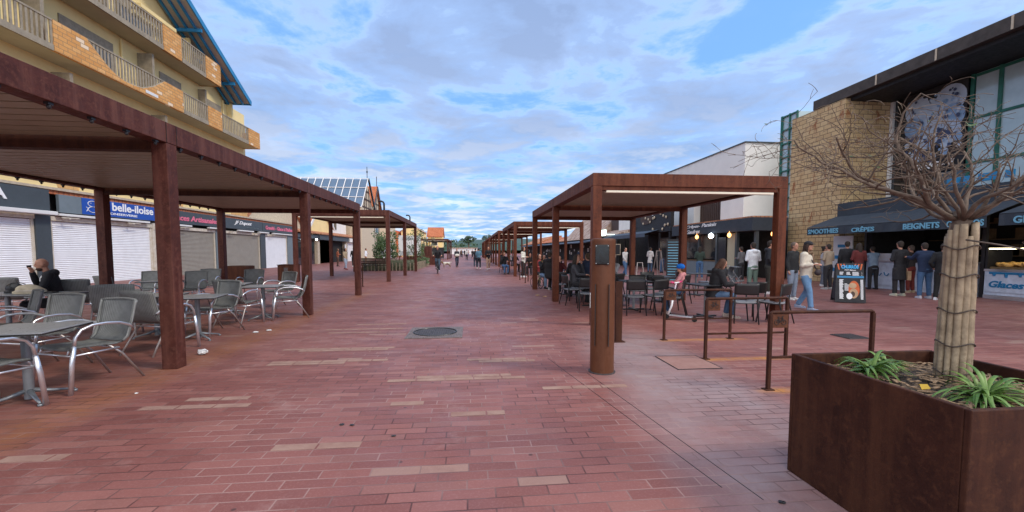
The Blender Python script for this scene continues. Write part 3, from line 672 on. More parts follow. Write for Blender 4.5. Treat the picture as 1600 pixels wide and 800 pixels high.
def flat(label,x0,x1,y0,y1,z,wall,cat='building',cap=None,wins=(),rail_=False):
    t=thing('flat_roofed_building',label,cat,((x0+x1)/2,(y0+y1)/2,0)); b=MB(); b.box(x0,y0,0,x1,y1,z); b.build('wall',wall,t,world=True)
    if cap: b=MB(); b.box(x0-.2,y0-.2,z+.002,x1+.2,y1+.2,z+.3); b.build('roof',cap,t,world=True)
    for (face,a,c,z0,z1) in wins:
        f=MB(); g=MB()
        if face=='x': f.box(x1,a,z0,x1+.05,c,z1); g.box(x1+.051,a+.1,z0+.1,x1+.06,c-.1,z1-.1)
        else: f.box(a,y0-.05,z0,c,y0,z1); g.box(a+.1,y0-.06,z0+.1,c-.1,y0-.051,z1-.1)
        fo=f.build('window','white',t,world=True); g.build('pane','glassd',fo,world=True)
    return t
flat('pale beige block with small windows below the steep gables',-25,-18.2,98,106,7.4,'beige',wins=[('x',98.6+i*1.8,99.7+i*1.8,4.6,6.2) for i in range(4)])
flat('bright orange rendered building behind the shrub in the planting bed',-30,-18.4,108,122,6.6,'orange')
house('cream house with a low roof left of the orange roofed house',-17.8,-12.6,112,124,6.6,8.2,'cream','tilep','y')
house('cream house with a bright orange tiled roof at the far end on the left',-12.2,-8.1,124,131,5.7,8.3,'cream','tileo','x',wins=(('y',-11.2,-9.4,3.0,4.4),))
# far shop units on the left
def unit(label,y0,y1,kind,x=-17.5,z=3.3,name='shop'):
    t=thing(name,label,'shop',(x-2,y0,0))
    b=MB(); b.box(x-5,y0,0,x-.5,y1,z+.5); b.build('wall','dark' if kind in('open','dark') else 'beige',t,world=True)
    if kind=='open':
        b=MB(); b.box(x-.5,y0,2.8,x+.25,y1,z+.1); b.build('fascia','darkgrey',t,world=True)
        b=MB(); b.box(x-.49,y0,0,x,y0+.7,2.79); b.box(x-.49,y1-.7,0,x,y1,2.79); b.build('pillar','stone',t,world=True)
        b=MB(); b.box(x+.0,y1-1.3,.3,x+.05,y1-.75,2.4); b.build('clothes_display','white',t,world=True)
    elif kind=='white':
        b=MB(); b.box(x-.5,y0,2.75,x+.35,y1,z); b.build('fascia','whitew',t,world=True)
        n=3; 
        for i in range(n):
            a=y0+.3+(y1-y0-.6)*i/n; b=MB(); b.box(x-.49,a+.1,0,x-.1,a+(y1-y0-.6)/n-.1,2.7); b.build('roller_shutter','shwhite',t,world=True)
        b=MB(); b.box(x-.6,y0,0,x-.495,y1,2.74); b.build('frame','grime',t,world=True)
    else:
        b=MB(); b.box(x-.5,y0,2.9,x+.2,y1,z); b.build('fascia','darkgrey',t,world=True)
        b=MB(); b.box(x-.49,y0+.2,0,x-.2,y1-.2,2.85); b.build('shop_window','glassd',t,world=True)
    b=MB(); b.prism([(x-5,z+.5),(x-5,z+1.7),(x+.45,z+.25),(x+.45,z+.1)],'y',y0,y1); b.build('roof','tile',t,world=True)
    return t
unit('dark fronted shop beyond the white shutter, half hidden by the corten posts',44.4,50.5,'dark')
unit('open souvenir shop with a dark fascia where people walk past',50.7,62.5,'open')
unit('shop with closed white shutters under a white canopy',62.7,76,'white')
unit('dark grey closed shop next to the white shuttered one',76.2,86,'dark')
unit('farthest closed shop with white shutters behind the planting bed',86.2,98,'white')
b=MB(); b.ell((-16.9,48.7,2.75),(.12,.12,.12),10,8); tag(b.build('globe_lamp','lampc',smooth=True),'small round white lamp on the corner of the dark fronted shop','lamp')
# ------------------------------------------------------------ right: brick cinema-like building with kiosk
t=thing('brick_building','buff brick building with a dark overhanging roof and a green framed glass front','building',(19,15,0))
b=MB(); b.box(17,18.06,0,23,21.25,8.42); b.build('brick_wall','bbrick',t,world=True)
b=MB(); b.box(19.62,2,0,26,18.05,8.42); b.build('inner_wall','dark',t,world=True)
b=MB(); b.box(17.0,2,8.45,26,19.9,8.9); b.build('roof','concrete',t,world=True)
b=MB(); b.box(17.25,2,8.30,26,18.05,8.445); b.build('eave_soffit','blackw',t,world=True)
for y in (10.2,12.1,14.3,16.6): b=MB(); b.box(16.985,y,8.46,16.998,y+.06,8.89); b.build('roof_joint','stone',t,world=True)
# front glazing at x=19.4
XG=19.35
b=MB(); b.box(XG,2.2,3.4,XG+.06,14.8,8.28); b.build('window_glass','glass',t,world=True)
b=MB(); b.box(XG,14.95,3.4,XG+.06,18.0,8.28); b.build('dark_glass','glassd',t,world=True)
b=MB()
for y in (14.88,14.0,12.6,10.9,9.2,7.5,5.8): b.box(XG-.06,y-.06,3.4,XG-.005,y+.06,8.28)
for z in (4.9,6.6,8.2): b.box(XG-.05,2.2,z-.05,XG-.008,14.8,z+.05)
b.build('mullions','green',t,world=True)
b=MB(); b.box(XG-.12,17.9,3.4,XG-.01,18.04,8.28); b.build('white_jamb','white',t,world=True)
# stair tower glazing
b=MB(); b.box(17.35,21.26,2.9,19.5,22.4,8.9); b.build('stair_glass','glass',t,world=True)
b=MB()
for y in (21.3,21.83,22.37): b.box(17.28,y-.035,2.9,17.345,y+.035,8.95)
for i in range(9): z=2.92+i*.745; b.box(17.27,21.27,z-.035,17.342,22.4,z+.035)
b.box(17.27,22.4,2.9,19.5,22.46,8.95); b.build('stair_mullions','green',t,world=True)
b=MB(); b.box(17.4,21.26,0,19.5,22.4,2.88); b.build('stair_base','darkgrey',t,world=True)
# mural of pale bubbles on the dark glass (flat film)
tm=thing('window_mural','large black window picture of pale blue bubbles behind the bare tree','poster',(XG-.2,16,4.6))
b=MB(); b.box(XG-.13,14.97,4.75,XG-.10,17.45,8.27); b.build('black_film','blackw',tm,world=True)
MT['bub1']=mat('bubble_pale',(.34,.43,.58),.5,0,.0,3,col2=(.50,.60,.74)); MT['bub2']=mat('bubble_blue',(.13,.25,.46),.5,0,.0,4,col2=(.30,.44,.64)); MT['bub3']=mat('bubble_dark',(.04,.06,.14),.5)
random.seed(5); bb=MB(); dx=.0
def disc(y,z,r,sl):
    global dx; dx+=.0004; bb.slot(sl); n=20; x=XG-.131-dx
    bb.add([(x,y+r*math.cos(2*math.pi*i/n),z+r*math.sin(2*math.pi*i/n)) for i in range(n)],[tuple(range(n))])
disc(16.8,7.5,.52,0); disc(16.2,7.25,.42,0); disc(15.55,7.6,.57,0); disc(15.5,6.9,.50,1); disc(16.15,6.6,.62,0); disc(15.6,6.3,.5,0); disc(16.9,6.8,.42,1); disc(16.5,6.1,.4,1)
for i in range(150):
    z=random.uniform(5.35,8.0); y=random.uniform(15.15,17.25)
    r=random.uniform(.04,.17) if z<6.4 else random.uniform(.03,.09)
    disc(y,z,r,random.choice([0,0,1,2,2]))
bb.build('bubbles',['bub1','bub2','bub3'],tm,world=True)
text('DING - F',(XG-.24,16.75,4.92),(0,-1,0),(0,0,1),1.55,.26,'letter',tm,.01,shear=.2,bold=.03)
# kiosk under charcoal awnings
t=thing('snack_kiosk','food kiosk with charcoal awnings lettered smoothies, crepes, beignets, churros and glaces','kiosk',(17,13,0))
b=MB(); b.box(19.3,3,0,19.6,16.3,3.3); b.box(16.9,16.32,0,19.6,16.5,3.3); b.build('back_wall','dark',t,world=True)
b=MB(); b.box(16.4,3,3.0,19.3,17.3,3.62); b.build('roof_box','awn',t,world=True)
b=MB(); b.box(16.35,12.2,0,16.75,16.0,1.08); b.build('counter','counter',t,world=True)
b=MB(); b.box(16.25,12.1,1.085,16.9,16.05,1.13); b.box(16.35,12.2,1.13,16.42,16.0,1.4); b.build('counter_top','alu',t,world=True)
for i,y in enumerate((12.25,13.5,14.75)):
    b=MB(); b.box(16.32,y+.03,.15,16.348,y+1.15,1.0); b.build('counter_panel','counter',t,world=True)
    b=MB(); random.seed(i)
    for k in range(3):
        yy=y+.25+k*.3; b.tube([(16.31,yy,.62),(16.31,yy+.08,.52),(16.31,yy+.16,.55),(16.31,yy+.2,.66)],.018,5)
    b.build('blue_scrollwork','bluew',t,world=True)
for y in (16.15,12.05,9.9): b=MB(); b.box(16.4,y-.05,0,16.5,y+.05,3.0); b.build('post','dmetal',t,world=True)
# display case
b=MB(); b.box(16.3,4,.12,17.3,11.9,.86); b.build('display_base','counter',t,world=True)
b=MB(); b.box(16.28,4,.0,17.3,11.9,.115); b.box(16.26,4,.865,17.3,11.9,.93); b.build('display_trim','alu',t,world=True)
b=MB(); b.box(16.40,4,.935,17.2,11.85,1.0); b.build('display_tray','shelfw',t,world=True)
b=MB(); b.box(16.34,4,1.55,16.40,11.85,1.585); b.build('display_lamp','stripl',t,world=True)
b=MB(); b.box(16.32,11.86,.93,17.2,11.92,1.6); b.build('display_frame','dmetal',t,world=True)
b=MB(); b.box(16.35,9.9,.93,16.42,9.98,1.6); b.build('display_frame','dmetal',t,world=True)
random.seed(3); pp=None
for i in range(64):
    if pp is None:
        b=MB(); b.tube([(.09*math.cos(a),.09*math.sin(a),.045+.012*math.sin(a*2)) for a in [R(20+i_*14) for i_ in range(11)]],[.012,.026,.038,.045,.05,.052,.05,.045,.038,.026,.012],8)
        pp=b.build('pastry','pastry',smooth=True); o=pp
    else: o=pp.copy(); COL.objects.link(o)
    o.location=(16.52+.13*(i%4)+random.uniform(-.03,.03),11.72-.235*(i//4)+random.uniform(-.03,.03),1.001+(.035 if i%3==0 else 0)); o.rotation_euler=(random.uniform(-.2,.2),random.uniform(-.2,.2),random.random()*6); o.scale=(1.25,)*3
    tag(o,'golden baked pastry lying in the lit display case of the kiosk','pastry','pastries in the display case')
b=MB()
for z in (1.3,1.9,2.5): b.box(18.9,3.5,z,19.28,15.8,z+.04)
for i in range(60):
    y=random.uniform(3.6,15.6); z=random.choice([1.34,1.94,2.54]); h=random.uniform(.15,.4); b.box(19.0,y,z+.002,19.15,y+random.uniform(.08,.25),z+h)
b.build('back_shelves','shelfw',t,world=True)
b=MB(); b.box(16.278,4.1,.22,16.298,11.88,.84); b.build('drip_panel','counter',t,world=True)
b=MB()
for k in range(12):
    y=4.2+k*.63; b.box(16.262,y,.78,16.276,y+.63,.84); b.tube([(16.27,y+.2,.80),(16.27,y+.2,.68)],[.05,.03],6); b.tube([(16.27,y+.5,.80),(16.27,y+.5,.72)],[.05,.03],6)
b.build('icing_drips','bluew',t,world=True)
text('Glaces',(16.277,11.75,.36),(0,-1,0),(0,0,1),.85,.21,'bluew',t,.015,shear=.25,bold=.03)
# awnings: three sheets
def awning(y0,y1,txts,xf=15.0,zf=2.52,zb=3.02,xb=16.38,m='awn'):
    b=MB(); n=18; rows=[]
    for i in range(5):
        u=i/4; rows.append([(xb+(xf-xb)*u, y0+(y1-y0)*j/n, zb+(zf-zb)*u-.05*math.sin(math.pi*u)*abs(math.sin(math.pi*3*j/n))) for j in range(n+1)])
    b.sheet(rows,.012); a=b.build('awning',m,t,world=True)
    b=MB(); rows=[[(xf+.01*math.sin(j*1.9),y0+(y1-y0)*j/40,zf-.01) for j in range(41)],[(xf+.03*math.sin(j*1.3),y0+(y1-y0)*j/40,zf-.33) for j in range(41)]]
    b.sheet(rows,.008); b.build('valance',m,a,world=True)
    for s_,ya,wd,h in txts: text(s_,(xf-.04,ya,zf-.285),(0,-1,0),(0,0,1),wd,h,'bluelet',a,.012,bold=.03)
awning(17.6,11.0,[('SMOOTHIES',17.5,1.55,.2),('CRÊPES',15.35,.95,.21),('BEIGNETS',13.35,1.15,.2),('CHURROS',12.0,.98,.2)])
awning(10.7,6,[('GLACES',10.35,1.0,.2)],zf=2.55)
b=MB(); b.box(16.42,17.32,2.6,17.0,17.6,3.6); b.build('corner_box','awn',t,world=True)
b=MB()
for y,w_ in ((13.2,.35),(12.7,.25),(12.3,.5),(11.6,.2)): b.box(16.36,y-w_,3.7+.05*random.random(),16.44,y,3.98)
b.build('blue_sign_letters','bluelet2' if 'bluelet2' in MT else 'bluew',t,world=True)
# menu poster by the kiosk
t=thing('menu_poster','tall pale blue and white menu poster behind the woman in the scarf','poster',(16.3,17,0))
b=MB(); b.box(16.2,16.55,.3,16.26,17.5,2.15); b.build('panel','white',t,world=True,bevel=.01)
b=MB(); b.box(16.185,16.6,1.15,16.199,17.45,1.3); b.box(16.185,16.85,1.65,16.199,17.25,1.78); b.box(16.185,16.6,.6,16.199,17.45,.75)
for k in range(7): b.box(16.185,16.7,.82+.045*k,16.199,17.1+.3*random.random(),.84+.045*k)
b.build('blue_print','bluew',t,world=True)
b=MB(); b.cyl(16.23,16.7,0,.3,.03); b.cyl(16.23,17.35,0,.3,.03); b.build('legs','dmetal',t,world=True)
# ------------------------------------------------------------ right: white building, creperie and dark shops
t=thing('white_building','white rendered building with a sloping top and brown shuttered recess above the creperie','building',(18,30,0))
XB=16.5
b=MB(); b.box(XB,24.34,3.3,24,26.7,8.0); b.box(XB,30.05,3.3,24,46,8.0); b.box(XB,26.701,6.2,24,30.049,8.0); b.build('wall','whitew',t,world=True)
b=MB(); b.box(XB+.5,26.701,3.3,24,30.049,6.19); b.build('shuttered_recess','woodd',t,world=True)
b=MB(); b.box(XB-.06,24.28,8.0,24,46,8.07); b.build('roof_edge','darkgrey',t,world=True)
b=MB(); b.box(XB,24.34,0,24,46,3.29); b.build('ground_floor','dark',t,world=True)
b=MB()
for i in range(14): b.box(XB+.44,26.75+i*.235,3.6,XB+.495,26.75+i*.235+.17,6.0)
b.build('shutter_slats','woodd',t,world=True)
b=MB(); b.prism([(19,8.07),(24,8.07),(24,9.4)],'y',25.5,34); b.box(21.6,27,8.3,22.3,28,9.6); b.build('tiled_roof','tilep',t,world=True)
t=thing('creperie','dark fronted creperie with a charcoal fascia, round lamps and shop windows','shop',(15.5,24,0))
XC=14.5
b=MB(); b.box(XC,20.62,2.56,XB-.01,29.4,3.24); b.build('fascia','awn',t,world=True)
b=MB(); b.box(XC+.1,20.7,3.245,XB-.01,29.4,3.32); b.build('tile_edge','tile',t,world=True)
text('Crêpes-',(XC-.02,27.25,2.93),(0,-1,0),(0,0,1),1.65,.24,'letter',t,.02,shear=.35,bold=.01)
text('Gaufres',(XC-.02,27.25,2.62),(0,-1,0),(0,0,1),1.65,.24,'letter',t,.02,shear=.35,bold=.01)
text('Paninis',(XC-.02,25.4,2.98),(0,-1,0),(0,0,1),1.6,.22,'letter',t,.02,shear=.35,bold=.01)
b=MB(); b.box(XB-.3,20.7,0,XB-.02,29.3,2.55); b.build('back_wall','dark',t,world=True)
for y in (20.8,22.4,24.3,26.3,28.0,29.2): b=MB(); b.box(XC+.3,y-.08,0,XC+.46,y+.08,2.55); b.build('pillar','darkgrey',t,world=True)
for y0,y1 in ((24.4,26.2),(26.4,27.9)):
    b=MB(); b.box(XC+.35,y0,1.0,XC+.37,y1,2.5); b.build('window_pane','glassd',t,world=True)
    b=MB(); b.box(XC+.33,y0,0,XC+.42,y1,.85); b.build('counter','midgrey',t,world=True)
    b=MB(); b.box(XC+.3,y0,.86,XC+.8,y1,.92); b.build('shelf','shelfw',t,world=True)
b=MB(); b.box(XC+.38,22.5,0,XC+.42,23.3,2.5); b.build('pale_door','soffit',t,world=True)
b=MB(); b.box(XC+.31,23.35,.9,XC+.36,24.1,2.3); b.build('dark_poster','blackw',t,world=True)
for i,(y,z,m) in enumerate(((25.8,2.38,'lampw'),(24.2,2.40,'lampc'),(22.4,2.38,'lampw'))):
    b=MB(); b.ell((XC-.1,y,z),(.10,.10,.13) if m=='lampw' else (.15,.15,.15),12,8); b.tube([(XC-.1,y,z+.1),(XC-.1,y,2.6)],.01,4)
    tag(b.build('hanging_lamp',m,smooth=True),['orange glowing lamp under the creperie fascia, left of the white one','round white glowing lamp in the middle of the creperie front','orange glowing lamp under the creperie fascia, right of the white one'][i],'lamp')
b=MB(); b.ell((15.1,19.9,2.35),(.08,.08,.12),10,8); b.tube([(15.1,19.9,2.4),(15.1,19.9,2.56)],.01,4)
tag(b.build('hanging_lamp','lampw',smooth=True),'small orange lamp above the man in the dark coat, by the corten post','lamp')
# dark wooden restaurant
t=thing('restaurant','black timber fronted restaurant with an oval brown sign and a slate blue awning','shop',(15.5,33,0))
b=MB(); b.box(XC,29.6,2.95,XC+.25,37.2,4.3); b.box(XC,29.6,4.3,XC+.25,32.6,5.0); b.box(XC,35.4,4.3,XC+.25,37.2,4.75); b.build('board_front','blackw',t,world=True)
b=MB(); b.box(XB-.4,29.6,0,XB-.02,42,2.94); b.box(XC+.26,29.6,2.94,XB-.02,37.2,3.1); b.build('back_wall','dark',t,world=True)
b=MB(); n=24; b.add([(XC-.04,33.9+1.15*math.cos(2*math.pi*i/n),4.15+.5*math.sin(2*math.pi*i/n)) for i in range(n)]+[(XC-.005,33.9+1.15*math.cos(2*math.pi*i/n),4.15+.5*math.sin(2*math.pi*i/n)) for i in range(n)],[tuple(range(n))]+[(i,(i+1)%n,(i+1)%n+n,i+n) for i in range(n)])
b.build('oval_sign','woodd',t,world=True)
random.seed(8)
for i in range(22):
    b=MB(); b.ell((XC-.06,random.uniform(29.8,37),random.uniform(3.05,4.6)),(.05,.13,.11),8,6); b.build('stone_ornament','stone',t,smooth=True,world=True)
b=MB(); b.prism([(XC,3.15),(XC-1.1,2.86),(XC-1.1,2.84),(XC,3.12)],'y',31.6,41.5); b.box(XC-1.13,31.6,2.58,XC-1.1,41.5,2.87); b.build('awning','awnl',t,world=True)
for y in (29.8,31.5,33.4,36.6,38.8,41): b=MB(); b.box(XC,y-.07,0,XC+.12,y+.07,2.9); b.build('pillar','blackw',t,world=True)
b=MB(); b.box(XC+.02,29.95,.1,XC+.05,31.3,2.5); b.build('glass_door','glassd',t,world=True)
b=MB()
for y,z in ((35.5,1.0),(36.2,1.5),(37.5,1.2),(38.1,.8),(39.5,1.4),(40.2,.9)): b.box(XC-.3,y,z,XC-.25,y+.35,z+.5)
b.build('posters','stone',t,world=True)
# neon sign at the end of the awning
b=MB(); random.seed(4)
for i in range(6):
    y=42.8-i*.42; b.tube([(XC-1.3,y,3.0),(XC-1.3,y,3.5),(XC-1.3,y-.22,3.55),(XC-1.3,y-.25,3.3),(XC-1.3,y,3.2)],.06,6)
b.box(XC-1.27,40.3,3.1,XC-1.24,43,3.2); b.bar((XC-1.25,41.6,3.15),(XC,41.6,3.15),.06,.06)
tag(b.build('neon_sign','neon'),'glowing pale green sign just above the bronze bollard','sign')
def shopR(label,y0,y1,roof,zt,x=14.6,col='blackw'):
    t=thing('shop',label,'shop',(x+2,y0,0))
    b=MB(); b.box(x+.6,y0,0,x+6,y1,3.0); b.build('wall','dark',t,world=True)
    b=MB(); b.box(x,y0,2.55,x+.59,y1,3.05); b.build('fascia',col,t,world=True)
    b=MB(); b.prism([(x-.2,3.06),(x+6,3.06),(x+6,zt),(x+4.5,zt)],'y',y0,y1); b.build('roof',roof,t,world=True)
    random.seed(int(y0)); b=MB()
    for i in range(9):
        y=random.uniform(y0+.3,y1-.8); z=random.uniform(.5,2.0); b.box(x+.5,y,z,x+.58,y+random.uniform(.2,.6),z+random.uniform(.2,.6))
    b.build('notices','white',t,world=True)
    b=MB(); b.prism([(x,2.9),(x-1.5,2.6),(x-1.5,2.5),(x,2.8)],'y',y0+.4,y1-.4); b.build('awning','awnl',t,world=True)
shopR('low shop with a pale pink tiled roof between the restaurant and the mottled roof',42.2,50,'tilep',4.6)
shopR('shop with a steep mottled brown and cream tiled roof, seen over the third pergola',50.2,68,'tilep',8.2,15.4)
shopR('far shop covered in white notices behind the second pergola',68.2,80,'tile',4.4,15.2)
shopR('farther shop with an orange roof on the right side',80.2,95,'tileo',4.4,15.0)
shopR('last dim shop on the right before the trees',95.2,120,'tile',5.0,14.8)
house('brown box like house above the low pink roof',17,21,44,50,6.0,6.3,'woodd','tilep','y')
# ============================================================ STREET FURNITURE
t=thing('information_bollard','tall round bronze steel bollard with a black screen, in front of the pergola','bollard',(1.62,5.05,0),R(-22))
b=MB(); n=40
b.tube([(0,0,0),(0,0,1.625),(0,0,1.645),(0,0,1.65)],[.146,.146,.14,.12],n); b.build('body','corten_b',t,smooth=False)
b=MB(); b.box(-.082,-.158,1.335,.082,-.12,1.575); b.build('screen','screen',t,bevel=.008)
b=MB()
for x in (-.07,.07):
    for z in (1.35,1.56): b.tube([(x,-.157,z),(x,-.162,z)],.006,8)
b.build('screen_bolts','bolt',t)
b=MB()
for x in (-.075,.085): b.box(x-.004,-.149,.35,x+.004,-.10,1.10)
b.build('groove','dmetal',t)
b=MB(); b.box(-.150,-.05,.80,-.1435,.03,.98); b.build('sticker','paper',t)
b=MB(); b.cyl(0,0,0.001,.012,.165,None,40); b.build('base_plate','iron',t)
t=thing('steel_post','short flat rusty steel post just behind the bronze bollard','post',(2.42,6.7,0))
b=MB(); b.box(-.055,-.03,0,.055,.03,1.0); b.build('plate','corten_p',t,bevel=.004)
b=MB(); b.box(-.10,-.07,.001,.10,.07,.012); b.build('foot','corten_p',t)
# ---- bike racks
def rack(label,x0,x1,y,z=.86,rz=0,emb=True,group='bicycle racks'):
    t=thing('bike_rack',label,'bike rack',(x0,y,0),rz,group); L=x1-x0
    b=MB(); b.box(0,-.02,0,.035,.02,z-.04); b.box(L-.035,-.02,0,L,.02,z-.04); b.tube([(.0175,0,z-.045),(.02,0,z-.03),(.04,0,z-.018),(L-.04,0,z-.018),(L-.02,0,z-.03),(L-.0175,0,z-.045)],.0195,8)
    b.build('frame','corten_p',t,bevel=.003)
    b=MB(); b.box(.036,-.012,.34,L-.036,.012,.365); b.build('crossbar','corten_p',t)
    b=MB(); b.box(.036,-.008,z-.185,.215,.008,z-.038); p=b.build('plaque','corten_b',t,bevel=.003)
    b=MB(); cz=z-.125
    for cx in (.085,.165): b.tube([(cx+.027*math.cos(a),-.010,cz+.027*math.sin(a)) for a in [2*math.pi*i/16 for i in range(17)]],.0028,5)
    F=[(.085,cz),(.105,cz+.045),(.15,cz+.045),(.165,cz)]; 
    for a,c in ((F[0],F[1]),(F[1],F[2]),(F[2],F[3]),((.12,cz),F[1]),((.12,cz),F[2]),(F[0],(.12,cz)),((.15,cz+.045),(.147,cz+.06)),((.105,cz+.045),(.102,cz+.058))): b.bar((a[0],-.0105,a[1]),(c[0],-.0105,c[1]),.005,.005)
    b.bar((.092,-.0105,cz+.058),(.112,-.0105,cz+.058),.006,.006); b.bar((.14,-.0105,cz+.06),(.158,-.0105,cz+.066),.005,.005)
    b.build('bicycle_emblem','dmetal',p)
    for x in (.0175,L-.0175):
        b=MB(); b.box(x-.05,-.045,.0015,x+.05,.045,.01); b.build('foot','corten_p',t)
rack('rusty bike rack with a bicycle plaque beside the planter, nearest of the three',3.18,4.42,4.2)
rack('rusty bike rack with a bicycle plaque, middle of the three',3.22,4.45,5.5)
rack('rusty bike rack with the pink scooter behind it, farthest of the three',3.22,4.43,6.76)
for x,y,rz,l in ((2.55,19.6,R(75),'short rusty rack end on, nearer of two beside the second pergola'),(2.55,21.8,R(75),'short rusty rack end on, farther of two beside the second pergola')):
    rack(l,x,x+1.1,y,.95,rz)
rack('thin rusty rack seen end on in front of the planting bed bench',-4.6,-4.0,17.6,.95,R(80))
# ---- corten boxes
t=thing('litter_bin','square rusty steel litter bin with a small plate, behind the second wicker table row','bin',(-8.75,21.4,0))
b=MB(); b.box(-.38,-.35,0,.38,.35,.82); b.build('body','corten_p',t,bevel=.01); b=MB(); b.box(-.09,-.362,.52,.09,-.351,.70); b.build('plate','iron',t); b=MB(); b.box(-.4,-.37,.825,.4,.37,.85); b.build('rim','corten_p',t)
t=thing('steel_planter','dark rusty steel box standing behind the pergola post by the taupe shutters','planter',(-12.0,23.3,0))
b=MB(); b.box(-.55,-.45,0,.55,.45,.72); b.build('body','corten_p',t,bevel=.01); b=MB(); b.box(-.5,-.4,.725,.5,.4,.74); b.build('soil','soil',t)
MT['ironl']=mat('worn_iron',(.20,.16,.15),.6,.2,.3,20,.3,50)
# ---- manhole, covers
t=thing('manhole_cover','square cast iron manhole plate with a round lid set in the red paving','manhole cover',(-.65,7.78,0))
b=MB()
random.seed(1)
for i in range(24):
    for j in range(24):
        x=-.46+i*.04; y=-.5+j*.042
        if math.hypot(x,y)>.39: b.box(x,y,.012,x+.026,y+.028,.018)
b.box(-.48,-.52,.004,.50,.52,.012); b.build('frame','ironl',t)
b=MB(); b.tube([(.385*math.cos(a),.385*math.sin(a),.0175) for a in [2*math.pi*i/40 for i in range(41)]],.013,6); b.build('lid_ring','tabrim',t)
b=MB(); b.cyl(0,0,.0125,.016,.36,None,40)
for k in range(-8,9):
    for l in range(-8,9):
        if math.hypot(k*.04,l*.04)<.33: b.box(k*.04-.012,l*.04-.012,.0165,k*.04+.012,l*.04+.012,.021)
b.build('lid','iron',t)
MT['paverlid']=mat('pale_paver_lid',(.28,.14,.115),.7,0,.0,5,col2=(.34,.19,.16))
c0=[G(1018,557),G(1075,556),G(1142,577),G(1068,579)]
t=thing('access_cover','square access cover filled with pink pavers between the bollard and the bike racks','access cover',(sum(p.x for p in c0)/4,sum(p.y for p in c0)/4,0))
x0,x1,y0,y1=2.6,3.2,5.02,5.70
b=MB(); b.box(x0+.012,y0+.012,.003,x1-.012,y1-.012,.006); b.build('paver_fill','paverlid',t,world=True)
b=MB(); 
for q in ((x0,y0,x1,y0+.01),(x0,y1-.01,x1,y1),(x0,y0+.0101,x0+.01,y1-.0101),(x1-.01,y0+.0101,x1,y1-.0101)): b.box(q[0],q[1],.003,q[2],q[3],.008)
b.build('rim','dmetal',t,world=True)
b=MB(); b.box(6.40,6.5,.004,6.80,6.9,.012)
for i in range(9): b.box(6.42+i*.042,6.52,.0125,6.44+i*.042,6.88,.02)
tag(b.build('drain_grate','iron'),'dark drain grate in the paving behind the planter plants','drain')
b=MB()
for (xa,ya,xb,yb) in ((1.07,5.75,1.58,2.45),(1.42,5.0,1.75,2.3)): b.bar((xa,ya,.001),(xb,yb,.001),.0032,.0042)
o=b.build('expansion_joint','dmetal'); o['kind']='structure'
# pale replacement pavers in the promenade
b=MB(); random.seed(12)
MT['palep']=mat('pale_pavers',(.27,.15,.12),.7,0,.0,5,.1,60,col2=(.37,.24,.19),spec=.2)
for (xa,xb,py) in ((608,822,592),(652,800,588),(730,822,560),(748,836,563),(470,606,547),(448,618,544),(425,604,566),(420,540,569),(232,392,633),(300,392,621),(8,102,716),(612,668,629),(848,985,607),(515,595,519),(512,630,514),(560,640,506),(668,712,665) if 0 else (705,790,645),(430,578,697)):
    a,c=G(xa,py),G(xb,py); r=math.floor(((a.y+c.y)/2)/.108)*.108; x=a.x
    for k in range(1 if py<600 else 1):
        x=a.x
        while x<c.x-.08:
            w=min(.325,c.x-x); b.box(x,r+.005,.0012,x+w-.007,r+.102,.0028); x+=.332
o=b.build('pale_pavers','palep'); o['kind']='structure'
# ---- litter
random.seed(2)
def crumple(x,y,r,label,m='paper',flat=.25):
    b=MB(); b.ell((x,y,r*flat),(r,r*.6,r*flat),9,6)
    b.v=[(p[0]+random.uniform(-.25,.25)*r,p[1]+random.uniform(-.25,.25)*r,max(.002,p[2]+random.uniform(-.3,.5)*r*flat)) for p in b.v]
    tag(b.build('litter',m),label,'litter')
g=G(317,554); crumple(g.x,g.y,.075,'crumpled white paper on the paving right of the big corten post',flat=.5)
g=G(400,520); crumple(g.x,g.y,.05,'small white scrap of paper near the middle wicker chairs, left one')
g=G(420,517); crumple(g.x,g.y,.05,'small white scrap of paper near the middle wicker chairs, right one')
g=G(213,615); crumple(g.x,g.y,.018,'tiny white crumb on the paving below the nearest wicker chair')
g=G(534,664); crumple(g.x,g.y,.022,'small dark crumb on the open paving, left of the pair','dmetal')
g=G(550,665); crumple(g.x,g.y,.022,'small dark crumb on the open paving, right of the pair','dmetal')
g=G(615,682); crumple(g.x,g.y,.020,'dark speck on the paving nearest the bottom edge','dmetal')
g=G(1222,786); crumple(g.x,g.y,.022,'black oval pebble on the grey paving beside the planter','dmetal')
g=G(840,462); crumple(g.x,g.y,.07,'brown scrap near the pergola post by the toddler bike, left one','kraft')
g=G(851,464); crumple(g.x,g.y,.07,'brown scrap near the pergola post by the toddler bike, right one','kraft')
# ---- planter and tree
PX0,PX1,PY0,PY1,PH=2.155,3.19,1.585,2.62,.81
t=thing('corten_planter','big dark rusty steel planter box in the right foreground','planter',((PX0+PX1)/2,(PY0+PY1)/2,0))
b=MB(); w_=.028
b.box(PX0,PY0,0,PX1,PY0+w_,PH); b.box(PX0,PY1-w_,0,PX1,PY1,PH); b.box(PX0,PY0+w_+.0005,0,PX0+w_,PY1-w_-.0005,PH); b.box(PX1-w_,PY0+w_+.0005,0,PX1,PY1-w_-.0005,PH)
b.build('box','corten_p',t,world=True,bevel=.006)
b=MB(); n=26; rows=[]
random.seed(11)
for i in range(n+1):
    row=[]
    for j in range(n+1):
        x=PX0+w_+(PX1-PX0-2*w_)*j/n; y=PY0+w_+(PY1-PY0-2*w_)*i/n
        r=math.hypot(x-2.78,y-2.15); row.append((x,y,.715+.045*math.exp(-(r/.28)**2)+random.uniform(-.012,.012)))
    rows.append(row)
b.sheet(rows); b.build('soil','soil',t,world=True)
b=MB()
